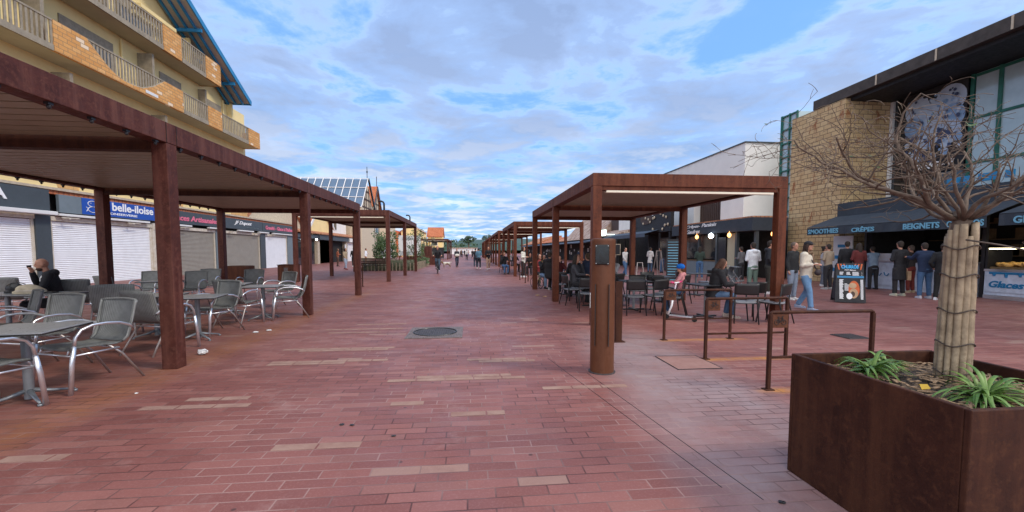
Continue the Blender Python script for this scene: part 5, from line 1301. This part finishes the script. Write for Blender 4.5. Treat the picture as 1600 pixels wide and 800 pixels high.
def headgear(p,kind,name,m,brim=True):
    t,Hc,hr,A,T=p; V=Vector; b=MB()
    if kind=='cap':
        b.ell(Hc+hr@V((0,.005,.058)),(.092,.104,.082),16,10,hr); b.tube([Hc+hr@V((0,-.07,.062)),Hc+hr@V((0,-.16,.05))],[.07,.055],12,flat=.14)
    elif kind=='beanie': b.ell(Hc+hr@V((0,.01,.06)),(.094,.108,.10),16,10,hr); b.ell(Hc+hr@V((0,.015,.16)),(.03,.03,.03),8,6)
    elif kind=='helmet': b.ell(Hc+hr@V((0,.012,.065)),(.112,.135,.10),18,12,hr)
    b.build(name,m,t,remesh=.012,sm=2)
BLK=(.014,.014,.018); NAVY=(.018,.028,.06); DEN=(.06,.13,.26); WHT=(.66,.67,.70); DKT=(.02,.02,.025); OLV=(.05,.045,.035)
def at(px,py): g=G(px,py); return (g.x,g.y,0)
# -- bald man at the table with the bag
man=person('bald man in a black hooded jacket sitting at the table with the cream bag',(-8.02,9.05,0),-50,1.76,'sit',('mouth','table'),topc=BLK,bot=DKT,shoe=(.03,.03,.03),hair='bald',skin=(.50,.25,.17),lean=.22,hood=True,puffy=.10,shirt=(.7,.7,.7),beard=True,hairc=(.045,.025,.018),vox=.013,seat=.44,nod=.05)
t_,Hc,hr,A,T=man
b=MB(); b.tube([Hc+hr@Vector((-.03,-.17,-.045)),Hc+hr@Vector((-.03,-.17,.01))],[.028,.034],14); b.build('black_cup','blackp',t_,smooth=False)
# bag and bottle on the table
t=thing('canvas_bag','cream canvas shoulder bag lying on the table in front of the bald man','bag',(-7.86,8.34,.737),R(8))
b=MB(); b.ell((.05,0,.075),(.17,.09,.085),18,12,Matrix.Rotation(.25,3,'Y')); b.ell((-.09,.0,.075),(.10,.09,.08),14,10); b.ell((.17,0,.045),(.08,.07,.05),14,10); b.box(-.19,-.09,.0,.19,.09,.05)
b.build('body','canvas',t,remesh=.011,sm=3)
b=MB(); b.tube([(-.19,-.02,.08),(-.26,-.03,.13),(-.24,-.02,.19),(-.13,0,.20),(-.05,0,.17)],.008,6); b.build('strap','blackp',t,smooth=True)
b=MB(); b.box(-.12,-.112,.05,.14,-.098,.065); b.build('zip','grime',t)
t=thing('black_handbag','black bag standing behind the cream canvas bag on the table','bag',(-8.25,8.5,.737),R(8)); b=MB(); b.ell((0,0,.085),(.14,.07,.10),14,10); b.box(-.12,-.06,0,.12,.06,.04); b.build('body','blackp',t,remesh=.012,sm=2)
t=thing('cola_bottle','dark cola bottle with a red label at the left edge on the bag table','bottle',(-8.36,8.22,.737)); b=MB(); b.tube([(0,0,0),(0,0,.02),(0,0,.15),(0,0,.19),(0,0,.225)],[.030,.034,.034,.014,.013],16); b.build('body','bottle',t,smooth=True); b=MB(); b.cyl(0,0,.07,.13,.0348); b.build('label','red',t); b=MB(); b.cyl(0,0,.226,.245,.015); b.build('cap','red',t)
b=MB(); b.box(-7.68,8.35,.7365,-7.5,8.48,.765); tag(b.build('wallet','blackp',bevel=.006),'small black pouch beside the bag under the man\'s arm','pouch')
# -- right side standing people
person('man in a white hoodie and green trousers with his back to the viewer',at(1175,457),180,1.78,'stand',('front','front'),topc=(.72,.74,.78),bot=(.17,.25,.21),shoe=(.1,.1,.1),hair='short',hood=True,vox=.018,puffy=.10)
person('man in a dark coat and olive trousers looking right beside the white hoodie',at(1200,459),62,1.83,'stand',('pocket','pocket'),topc=(.018,.018,.022),bot=(.04,.038,.03),shoe=(.7,.7,.72),hair='short',hood=True)
person('older man in a black jacket and pale jeans half hidden by the right corten post',at(1237,468),20,1.74,'stand',('down','down'),topc=(.022,.024,.026),bot=(.23,.28,.36),shoe=(.6,.6,.6),hairc=(.12,.09,.07))
wp=person('woman in a black cap, cream fleece jacket and blue jeans walking past',at(1257,484),28,1.72,'walk',('front','front'),topc=(.60,.55,.46),bot=(.14,.27,.46),shoe=(.30,.36,.5),hair='long',hairc=(.045,.022,.015),puffy=.12,vox=.016,scarf=(.16,.10,.06))
headgear(wp,'cap','cap',cloth('black',BLK))
b=MB(); b.ell((.02,-.26,.98),(.13,.07,.08),12,8); b.tube([(-.12,-.16,1.30),(-.02,-.21,1.1),(.05,-.25,1.0)],.014,6); b.build('belt_bag',cloth('bag',(.04,.03,.035)),wp[0],smooth=True)
person('woman in a pale jacket, green scarf and grey jeans waiting by the menu poster',at(1285,447),55,1.66,'stand',('front','down'),topc=(.42,.42,.44),bot=(.13,.15,.19),shoe=(.6,.6,.62),hair='bun',hairc=(.02,.015,.012),scarf=(.16,.13,.03))
person('tall person in a black coat with their back turned behind the folding menu board',at(1321,452),150,1.85,'stand',('pocket','down'),topc=BLK,bot=BLK,shoe=BLK,hair='short',coat=.35)
person('person with brown hair in a brown coat, right behind the tall black coat',at(1340,449),150,1.66,'stand',('front','front'),topc=(.06,.035,.022),bot=DKT,shoe=BLK,hair='long',hairc=(.07,.035,.02))
person('person in a pale blue shirt leaning at the kiosk counter',at(1363,452),165,1.66,'stand',('reach','reach'),topc=(.20,.27,.36),bot=DKT,shoe=BLK,hair='short',lean=.12)
bp=person('person in a long black coat holding a brown paper bag in the queue',at(1403,462),172,1.80,'stand',('down','front'),topc=BLK,bot=(.02,.018,.02),shoe=(.50,.48,.36),hair='short',coat=.42)
person('person in a dark jacket at the counter between paper bag and navy puffer',at(1421,457),190,1.68,'stand',('front','front'),topc=(.03,.022,.022),bot=(.15,.02,.015),shoe=(.4,.3,.2),hair='short',hairc=(.12,.07,.03))
person('person in a navy puffer jacket and blue jeans leaning towards the counter',at(1443,466),158,1.74,'stand',('pocket','reach'),topc=(.012,.025,.065),bot=(.055,.12,.24),shoe=(.5,.5,.55),hair='short',lean=.1,puffy=.15)
person('person all in black with white trainers beside the bamboo wrapped trunk',at(1470,469),120,1.70,'stand',('pocket','pocket'),topc=(.01,.01,.012),bot=(.009,.009,.01),shoe=(.62,.64,.68),hair='short',puffy=.1)
person('person in black behind the bamboo wrapped trunk at the display case',at(1512,466),185,1.70,'stand',('front','front'),topc=(.02,.02,.024),bot=DKT,shoe=(.5,.5,.5),hair='short')
t,Hc,hr,A,T=bp; W=A[-1][2]; q=bp[0].location; m_=Matrix.LocRotScale(bp[0].location,bp[0].rotation_euler,bp[0].scale)@W
t=thing('paper_bag','brown kraft paper bag held by the person in the long black coat','bag',(m_.x,m_.y,m_.z-.10),R(172)); b=MB(); b.box(-.055,-.14,-.30,.055,.14,0); b.build('bag_body','kraft',t,bevel=.004); b=MB(); b.tube([(0,-.05,0),(0,-.04,.07),(0,.04,.07),(0,.05,0)],.006,6); b.build('handle','kraft',t)
# -- sitting under the right pergola
cp=person('child in a blue helmet and pink jacket sitting at the pergola table',(5.0,9.62,0),-115,1.28,'sit',('table','table'),topc=(.62,.26,.28),bot=(.05,.11,.22),shoe=(.45,.35,.33),hair='short',hairc=(.10,.05,.02),hood=True,seat=.66,vox=.015)
headgear(cp,'helmet','helmet',cloth('blue_helmet',(.0,.15,.62)))
person('woman with long brown hair in a black jacket sitting under the pergola, looking down',(5.45,9.05,0),75,1.68,'sit',('table','table'),topc=BLK,bot=(.06,.11,.20),shoe=(.45,.36,.32),hair='long',hairc=(.075,.035,.022),lean=.25,nod=.35,puffy=.2,hood=True,vox=.015)
wc=person('child in a white bobble hat and black puffer jacket sitting outside the creperie',(8.45,13.5,0),165,1.25,'sit',('table','table'),topc=(.02,.022,.028),bot=DKT,shoe=BLK,hair='short',seat=.6,puffy=.3)
headgear(wc,'beanie','bobble_hat',cloth('white_hat',(.75,.75,.75)))
person('woman with dark hair in a burgundy top facing the camera in the seated group',(3.15,14.9,0),10,1.66,'sit',('mouth','table'),topc=(.10,.015,.018),bot=DKT,shoe=BLK,hair='long',hairc=(.02,.012,.01))
person('person in a black coat with their back turned in the seated group',(3.35,13.25,0),170,1.72,'sit',('table','table'),topc=BLK,bot=DKT,shoe=BLK,hair='short',hood=True,puffy=.15)
person('person in a navy puffer with their back turned, right end of the seated group',(3.85,13.6,0),195,1.78,'sit',('table','table'),topc=NAVY,bot=DKT,shoe=BLK,hair='short',hairc=(.08,.05,.03),puffy=.25)
person('person in white facing the camera at the back of the seated group',(3.9,15.1,0),-5,1.72,'sit',('table','table'),topc=(.55,.55,.55),bot=DKT,shoe=BLK,hair='short')
person('woman in sunglasses and a tan scarf sitting by the far left post',(2.95,17.0,0),20,1.68,'sit',('mouth','table'),topc=(.03,.03,.035),bot=(.20,.30,.45),shoe=BLK,hair='long',hairc=(.05,.03,.02),scarf=(.35,.22,.10))
person('person in a long black coat and striped trainers sitting by the toddler bike',(2.95,15.6,0),150,1.84,'sit',('table','table'),topc=BLK,bot=BLK,shoe=(.35,.35,.35),hair='short',coat=.3,puffy=.15,hood=True)
person('person in a black top and blue jeans on a chair beside the second pergola',(2.2,27.6,0),15,1.76,'sit',('mouth','table'),topc=BLK,bot=(.07,.14,.28),shoe=(.02,.02,.02),hair='short',hairc=(.10,.06,.04),vox=.025)
dup(fb[0],(2.2,27.75,0),R(15),'black chair under the person in blue jeans beside the second pergola')
person('person in a white top standing inside the second pergola',(3.0,24.0,0),60,1.7,'stand',('front','front'),topc=(.6,.6,.55),bot=DKT,shoe=WHT,hair='long',vox=.025)
person('seated person in black with a red top inside the second pergola',(3.7,26.0,0),-20,1.7,'sit',('table','table'),topc=(.02,.015,.015),bot=DKT,shoe=BLK,hair='short',vox=.025)
for i,(x,y,c,l) in enumerate(((4.3,28.0,(.5,.5,.5),'seated person in pale grey deep inside the second pergola'),(3.2,30.5,(.03,.03,.05),'seated person in dark navy at the back of the second pergola'),(3.9,42,(.45,.42,.4),'seated person in beige under the third pergola'),(3.2,44,(.03,.03,.03),'seated person in black under the third pergola'),(3.4,48,(.3,.02,.02),'person in red under the third pergola'))):
    person(l,(x,y,0),20*i,1.7,'sit',('table','table'),topc=c,bot=DKT,shoe=BLK,hair='short',vox=.03)
person('person in a long white hooded coat standing at the dark restaurant entrance',(12.3,28.0,0),120,1.72,'stand',('front','front'),topc=(.55,.53,.52),bot=(.05,.09,.16),shoe=BLK,hair='short',hood=True,coat=.25,vox=.022)
person('person in a black top and blue jeans bending in the restaurant entrance',(12.95,27.6,0),-150,1.72,'stand',('front','front'),topc=BLK,bot=(.05,.10,.20),shoe=BLK,hair='short',lean=.15,vox=.022)
for i,(x,y,rz,l,c,b_) in enumerate(((13.2,19.5,200,'person in a grey jacket at the creperie counter, left of the white hoodie',(.12,.12,.13),DKT),(12.2,21.5,150,'person in dark green waiting under the orange creperie lamp',(.03,.05,.04),DEN),
 (13.9,15.2,-170,'person in a beige coat between the menu poster and the tall black coat',(.33,.26,.19),DKT),(14.6,14.6,170,'person in a dark red jacket at the left end of the kiosk counter',(.12,.02,.02),DKT),
 (9.2,24.5,30,'person in a light shirt walking past the restaurant terrace',(.5,.5,.5),DEN),(8.2,31.0,-20,'person in navy walking beyond the sign frames',NAVY,DKT),(9.8,37,10,'person in a pale coat far along the right shops',(.5,.45,.4),DKT),(7.8,40,170,'person in black far along the right shops',BLK,DKT))):
    person(l,(x,y,0),rz,1.68+.03*(i%4),'stand' if i<4 else 'walk',('front','front') if i<4 else ('swing','back'),topc=c,bot=b_,shoe=(.3,.3,.3),hair=['short','long'][i%2],vox=.024)
for i,(x,y,c,l) in enumerate(((1.1,62,(.25,.05,.05),'distant walker in dark red behind the three walkers'),(-.6,70,(.5,.5,.5),'distant walker in pale grey near the centre'),(.4,84,BLK,'distant walker in black near the centre'),(-1.9,96,(.1,.15,.3),'distant walker in blue near the far left pergola'),(1.6,120,(.4,.35,.3),'tiny distant walker in beige at the far right'))):
    person(l,(x,y,0),180*(i%2),1.72,'walk',('swing','back'),topc=c,bot=DKT,shoe=BLK,hair='short',vox=.03)
for i,(x,y,rz,c,l) in enumerate(((3.1,12.3,60,(.05,.05,.06),'person in dark grey at the table between the two inner posts'),(4.6,13.3,-50,(.30,.30,.32),'person in a grey sweater at the back inner table'),(3.0,18.3,10,(.35,.05,.05),'person in a red jumper behind the toddler bike'))):
    person(l,(x,y,0),rz,1.7,'sit',('table','mouth'),topc=c,bot=DKT,shoe=BLK,hair=['long','short'][i%2],vox=.022)
# pushchair beside the child in the hat
t=thing('pushchair','grey and black pushchair parked between the seated woman and the white hoodie','pushchair',(9.4,14.2,0),R(30))
for x,y in ((-.25,-.3),(.25,-.3),(-.25,.35),(.25,.35)): b=MB(); b.tube([(x,y+.1*math.cos(a),.1+.09*math.sin(a)) for a in [2*math.pi*i/14 for i in range(15)]],.018,6); b.build('wheel','rubber',t)
b=MB()
for s in (-1,1): b.bar((s*.25,-.3,.1),(s*.24,.35,.95),.025,.025); b.bar((s*.25,.35,.1),(s*.24,-.1,.62),.025,.025)
b.bar((-.24,.36,.95),(.24,.36,.95),.03,.03); b.build('frame','alu',t)
b=MB(); b.sheet([[(x,-.25,.42),(x,.05,.38),(x,.22,.75),(x,.1,.95),(x,-.12,.93)] for x in (-.21,0,.21)],.02); b.build('seat',cloth('pram',(.12,.13,.15)),t,smooth=True)
# -- left side walkers
def far(*a,**k): return person(*a,vox=.026,**k)
far('person in a beige jacket and pale blue jeans walking past the open souvenir shop',at(540,421),60,1.70,'walk',('swing','back'),topc=(.36,.28,.19),bot=(.33,.40,.52),shoe=(.25,.03,.03),hair='long',hairc=(.015,.012,.01))
far('person in a black coat with a white bag outside the open souvenir shop',at(553,417),200,1.78,'walk',('front','swing'),topc=BLK,bot=BLK,shoe=(.7,.7,.7),hair='short',hairc=(.1,.06,.04),coat=.2)
far('person in a white shirt half hidden behind the rear posts of the second left pergola',at(572,414),90,1.75,'stand',('down','front'),topc=(.75,.78,.85),bot=(.35,.2,.12),shoe=WHT,hair='short')
far('person in a rust coloured top in the doorway of the open souvenir shop',at(528,416),120,1.70,'stand',('front','front'),topc=(.32,.10,.05),bot=(.09,.05,.04),shoe=BLK,hair='long',hairc=(.08,.04,.02))
# -- middle of the promenade
cyc=far('cyclist in a black jacket and dark jeans riding towards the viewer',at(684,427),3,1.74,'cycle',('bars','bars'),topc=(.014,.014,.018),bot=(.05,.08,.12),shoe=(.35,.35,.38),hair='short',hairc=(.12,.10,.09),lean=.12)
def bicycle(label,loc,rz,wr=.33,fr='dmetal',sc=1.,name='bicycle'):
    t=thing(name,label,'bicycle',loc,rz,scale=sc)
    for y in (-.52,.50):
        b=MB(); b.tube([(0,y+wr*math.cos(a),wr+.005+wr*math.sin(a)*.97) for a in [2*math.pi*i/28 for i in range(29)]],.022,6); w_=b.build('wheel','rubber',t)
        b=MB()
        for i in range(12): a=math.pi*i/6; b.bar((0,y,wr),(0,y+(wr-.02)*math.cos(a),wr+(wr-.02)*math.sin(a)),.004,.004)
        b.tube([(-.03,y,wr),(.03,y,wr)],.025,8); b.build('spokes','alu',w_)
    b=MB(); F=lambda a,c,r=.016: b.tube([a,c],r,8)
    F((0,-.40,.78),(0,.02,.28),.020); F((0,-.39,.84),(0,.14,.80)); F((0,.02,.28),(0,.17,.86)); 
    for s in (-1,1): F((s*.03,.02,.28),(s*.05,.50,wr),.010); F((s*.02,.14,.80),(s*.05,.50,wr),.009); F((s*.045,-.41,.70),(s*.05,-.52,wr),.012)
    F((0,-.38,.70),(0,-.36,.98)); b.build('frame',fr,t,smooth=True)
    b=MB(); b.tube([(-.29,-.28,1.02),(-.12,-.34,1.0),(0,-.36,1.0),(.12,-.34,1.0),(.29,-.28,1.02)],.013,8); b.build('handlebar','dmetal',t,smooth=True)
    b=MB(); b.ell((0,.20,.90),(.08,.14,.035),12,8); b.build('saddle','blackp',t,smooth=True)
    b=MB(); b.tube([(-.14,.02,.28),(.14,.02,.28)],.02,8); b.box(-.18,-.12,.33,-.09,-.05,.35); b.box(.09,.08,.22,.18,.15,.24); b.build('pedals','dmetal',t)
    return t
g=G(684,427); bicycle('dark bicycle ridden towards the viewer down the promenade',(g.x,g.y-.06,0),R(3))
far('person in dark clothes with a white shoulder bag walking the dog',at(714,417),15,1.72,'walk',('swing','back'),topc=(.02,.022,.03),bot=(.03,.04,.07),shoe=BLK,hair='short')
far('man in black at the back of the three walkers on the promenade',at(743,417),175,1.74,'walk',('swing','back'),topc=BLK,bot=(.02,.03,.05),shoe=BLK,hair='short')
c_=far('person in a blue jacket and cap in the middle of the three walkers',at(748,420),170,1.74,'walk',('front','front'),topc=(.09,.20,.29),bot=(.02,.025,.04),shoe=(.6,.6,.6),hair='short')
headgear(c_,'cap','cap',cloth('cap',(.05,.1,.15)))
far('man in a black jacket and beige trousers, right one of the three walkers',at(763,421),5,1.82,'walk',('front','front'),topc=BLK,bot=(.42,.28,.20),shoe=(.6,.6,.6),hair='short')
far('distant person in black, left one of the small far group',at(726,401.5),0,1.75,'stand',topc=BLK,bot=DKT,hair='short')
far('distant person in pink and blue, right one of the small far group',at(731.5,401.3),0,1.7,'walk',topc=(.45,.25,.25),bot=(.1,.14,.3),hair='long')
far('distant person in brown walking between the dog walker and the far group',at(720.5,402.8),0,1.75,'walk',topc=(.12,.07,.05),bot=DKT,hair='short')
# shoulder bag
g=G(714,417); b=MB(); b.ell((g.x+.03,g.y-.22,1.10),(.22,.08,.13),12,8); tag(b.build('shoulder_bag',cloth('wbag',(.7,.68,.62)),smooth=True),'white bag slung in front of the dog walker','bag')
# dog
g=G(698,418); t=thing('dog','white and brown shaggy dog walking on the promenade','dog',(g.x,g.y,0),R(-70))
b=MB(); b.slot(0); b.tube([(0,-.30,.36),(0,-.15,.37),(0,.1,.38),(0,.30,.40)],[.12,.14,.12,.11],12); b.tube([(0,-.32,.38),(0,-.44,.50)],[.08,.07],10); b.ell((0,-.48,.54),(.07,.09,.075),10,8); b.tube([(0,-.54,.53),(0,-.64,.505)],[.042,.028],8)
for s in (-1,1):
    b.tube([(s*.075,-.24,.34),(s*.075,-.27,.18),(s*.075,-.22-.05*s,.0)],[.05,.032,.028],8); b.tube([(s*.08,.27,.36),(s*.08,.20,.24),(s*.08,.33,.15),(s*.08,.29,.0)],[.07,.045,.028,.028],8); b.ell((s*.07,-.46,.56),(.02,.035,.06),8,6)
b.tube([(0,.36,.44),(0,.47,.52),(0,.50,.62)],[.04,.035,.02],8)
def dogm():
    m,t2,bb_=newmat('dog_fur'); lk(t2,ramp(t2,noise(t2,objc(t2),3.2,3),[(.50,(.55,.52,.46)),(.56,(.20,.11,.05))]),bb_.inputs['Base Color']); bb_.inputs['Roughness'].default_value=.95; return m
MT['dogm']=dogm(); b.build('body','dogm',t,remesh=.018,sm=2)
# toddler bike and scooter
bicycle('small cream balance bike with a fat front wheel at the far left post',(2.66,16.9,0),R(20),.33,'yellowp',.62,'balance_bike')
t=thing('kick_scooter','white and pink kick scooter standing just behind the farthest bike rack','scooter',(4.52,8.65,0),R(217))
b=MB(); b.tube([(0,-.30,.10),(0,-.22,.30),(0,-.20,.42)],[.022,.022,.02],8); b.build('fork','letter',t,smooth=True)
b=MB(); b.tube([(0,-.20,.42),(0,-.13,.80)],.016,8); b.build('stem','lilac',t,smooth=True)
b=MB(); b.tube([(-.22,-.12,.83),(-.09,-.125,.81),(.09,-.125,.81),(.22,-.12,.83)],.014,8); hb=b.build('handlebar','letter',t,smooth=True)
for s in (-1,1): b=MB(); b.tube([(s*.12,-.123,.815),(s*.24,-.118,.833)],.019,8); b.build('grip','pinkp',hb,smooth=True)
b=MB(); b.box(-.055,-.26,.075,.055,.24,.105); b.build('deck','alu',t,bevel=.01)
for y in (-.33,.29):
    b=MB(); b.tube([(-.012,y,.055),(.012,y,.055)],.055,16); b.build('wheel','rubber',t)
# ============================================================ PLANTING, TREES, FAR END
random.seed(31)
def leaves(b,c,r,n,s,flat=.8):
    for i in range(n):
        while True:
            p=Vector((random.uniform(-1,1),random.uniform(-1,1),random.uniform(-1,1)))
            if .25<p.length<1: break
        q=Vector(c)+Vector((p.x*r[0],p.y*r[1],p.z*r[2])); w=Vector((random.gauss(0,1),random.gauss(0,1),random.gauss(0,1))).normalized()*s*random.uniform(.6,1.2); u=w.orthogonal().normalized()*s*.55
        b.add([q-w,q-u,q+w,q+u],[(0,1,2,3)])
b=MB()
bx0,bx1,by0,by1=-8.2,-4.3,32.6,44
b.box(bx0,by0,0,bx1,by1,.08); o=b.build('planting_soil','soil'); o['kind']='structure'
b=MB()
for i in range(2600):
    x=random.uniform(bx0,bx1); y=random.uniform(by0,by1); h=random.uniform(.25,.75); a=random.random()*6.3
    b.add([(x-.03,y,.08),(x+.03,y,.08),(x+.12*math.cos(a),y+.12*math.sin(a),.08+h)],[(0,1,2)])
for i in range(60): leaves(b,(random.uniform(bx0,bx1),random.uniform(by0,by0+4),.4),(.45,.45,.35),70,.05)
tag(b.build('ground_cover','leafg'),'low grey green shrubs and grasses filling the planting bed','planting',kind='stuff')
t=thing('stake_fence','low fence of thin pale stakes round the planting bed','fence',((bx0+bx1)/2,by0,0))
b=MB(); x=bx0
while x<bx1: b.box(x,by0-.1,0,x+.06,by0-.06,.62+random.uniform(-.03,.03)); x+=.26
y=by0
while y<by1: b.box(bx1+.04,y,0,bx1+.08,y+.06,.62); y+=.3
b.build('stakes','wood',t,world=True); b=MB(); b.box(bx0,by0-.055,.5,bx1,by0-.035,.53); b.box(bx1+.01,by0,.5,bx1+.035,by1,.53); b.build('rail_wire','dmetal',t,world=True)
def bush(label,c,h,r,n,m='leaf',s=.06,name='shrub'):
    t=thing(name,label,'shrub' if name=='shrub' else 'tree',(c[0],c[1],0)); b=MB(); b.tube([(c[0],c[1],0),(c[0]+.1,c[1],h*.45),(c[0],c[1],h*.8)],[.07,.05,.02],7)
    for k in range(7): a=k*.9; b.tube([(c[0]+.05,c[1],h*.3+.05*k),(c[0]+r*.7*math.cos(a),c[1]+r*.7*math.sin(a),h*(.55+.05*k))],[.03,.008],5)
    b.build('trunk','bark',t,world=True); b=MB()
    for i in range(n):
        a=random.random()*6.3; rr=r*math.sqrt(random.random())*.85; z=random.uniform(.35,1.)*h; leaves(b,(c[0]+rr*math.cos(a),c[1]+rr*math.sin(a),z),(r*.3,r*.3,h*.11),46,s)
    b.build('foliage',m,t,world=True); return t
bush('dark green shrub in the planting bed behind the second left pergola',(-6.55,33.8),2.85,1.05,60,'leaf',.075)
bush('thin green young tree near the end of the planting bed',(-4.9,37.5),3.1,1.0,22,'leaf',.07,'young_tree')
bush('small green shrub at the right corner of the planting bed',(-4.5,41),.9,.7,16,'leaf',.06)
bush('young tree with pale leaves in front of the far left pergola',(-5.3,52),3.0,1.0,14,'leafg',.08,'young_tree')
# bench, board, boxes by the bed
t=thing('park_bench','dark slatted bench facing the planting bed behind the left pergola','bench',(-6.9,31.9,0),R(180))
for z,y in ((.42,-.22),(.42,-.08),(.42,.06)): b=MB(); b.box(-1.1,y,z,1.1,y+.11,z+.04); b.build('seat_slat','woodd',t)
for z in (.55,.70,.85): b=MB(); b.box(-1.1,.2+.1*(z-.5),z,1.1,.24+.1*(z-.5),z+.12); b.build('back_slat','woodd',t)
for x in (-.8,0,.8): b=MB(); b.bar((x,-.2,0),(x,-.2,.42),.05,.05); b.bar((x,.2,0),(x,.25,.95),.05,.05); b.box(x-.025,-.2,.38,x+.025,.2,.415); b.build('leg','dmetal',t)
t=thing('information_board','white information panel with faint grey print beyond the planting shrub','sign',(-6.1,45,0))
b=MB(); b.box(-1.35,-.03,1.0,.95,.03,3.1); p=b.build('panel','white',t,bevel=.01); b=MB(); random.seed(3)
for k in range(5): b.box(-1.2,-.036,1.05+k*.09,random.uniform(.2,.85),-.031,1.09+k*.09)
for k in range(10): b.box(-1.1+random.random()*.3,-.036,2.6+k*.03,random.uniform(-.2,.8),-.031,2.61+k*.03)
b.build('print','midgrey',p); b=MB(); b.box(-1.3,-.04,0,-1.2,.04,1.0); b.box(.8,-.04,0,.9,.04,1.0); b.build('leg','corten_l',t)
b=MB(); b.box(-6.9,46,0,-3.2+.0,46.5,.95); t2=b.build('steel_wall','corten_l',bevel=.01); tag(t2,'low long corten steel wall behind the stake fence','wall')
b=MB(); b.box(-5.2,46.6,0,-4.2,47.4,2.0); tag(b.build('steel_cabinet','corten_l',bevel=.01),'rusty steel cabinet beside the far post of the second left pergola','cabinet')
# parasols/tables at far left pergola: dark windbreak
t=thing('windbreak','dark fabric windbreak under the far left pergola','screen',(-6.2,74.5,0)); b=MB(); b.box(-8.4,74.45,.3,-4.6,74.5,2.1); b.build('cloth','blackw',t,world=True); b=MB(); [b.box(x,74.42,0,x+.06,74.44,2.2) for x in (-8.4,-7.1,-5.9,-4.7)]; b.build('poles','dmetal',t,world=True)
# wooded hill
b=MB(); rows=[]
for i in range(9):
    y=230+i*22; rows.append([(x,y,(10.5*math.sin(math.pi*min(1,(i+.4)/7))*(.62+.25*math.sin(x*.021+1)+.13*math.sin(x*.06)))) for x in range(-260,281,12)])
b.sheet(rows); o=b.build('hill','leafd'); o['kind']='structure'
random.seed(77); b=MB()
for i in range(520):
    x=random.uniform(-150,200); y=random.uniform(232,300); z=5.2*(.62+.25*math.sin(x*.021+1))*(y-215)/50
    leaves(b,(x,y,max(1.5,z)),(4.5,4,2.6),26,1.1)
tag(b.build('far_wood','leafd'),'dark green wooded hill closing the far end of the promenade','woodland',kind='stuff')
for i,(x,y,h,l) in enumerate(((-1,205,8.6,'round topped pine tree, left one in the gap at the far end'),(9.5,208,9.4,'round topped pine tree in the middle of the gap at the far end'),(19,204,10.2,'tallest pine tree, right one in the gap at the far end'),(-16,200,7.6,'low dark pine tree behind the far left pergola'))):
    t=thing('pine_tree',l,'tree',(x,y,0)); b=MB(); b.tube([(x,y,0),(x+.3,y,h*.5),(x,y,h*.85)],[.4,.3,.12],7); b.build('trunk','bark',t,world=True); b=MB()
    for k in range(16): a=random.random()*6.3; rr=random.uniform(0,3.2); leaves(b,(x+rr*math.cos(a),y+rr*math.sin(a),h*random.uniform(.66,.95)),(1.3,1.3,.7),50,.4)
    b.build('foliage','leafd',t,world=True)
# a pale building between the trees
t=thing('distant_building','tiny pale building at the very end of the promenade','building',(-4,190,0)); b=MB(); b.box(-9,190,0,3,196,2.6); b.build('wall','white',t,world=True); b=MB(); b.box(-9.3,189.7,2.601,3.3,196.3,2.9); b.build('roof','tilep',t,world=True)
# ============================================================ AIR
bpy.context.view_layer.update()
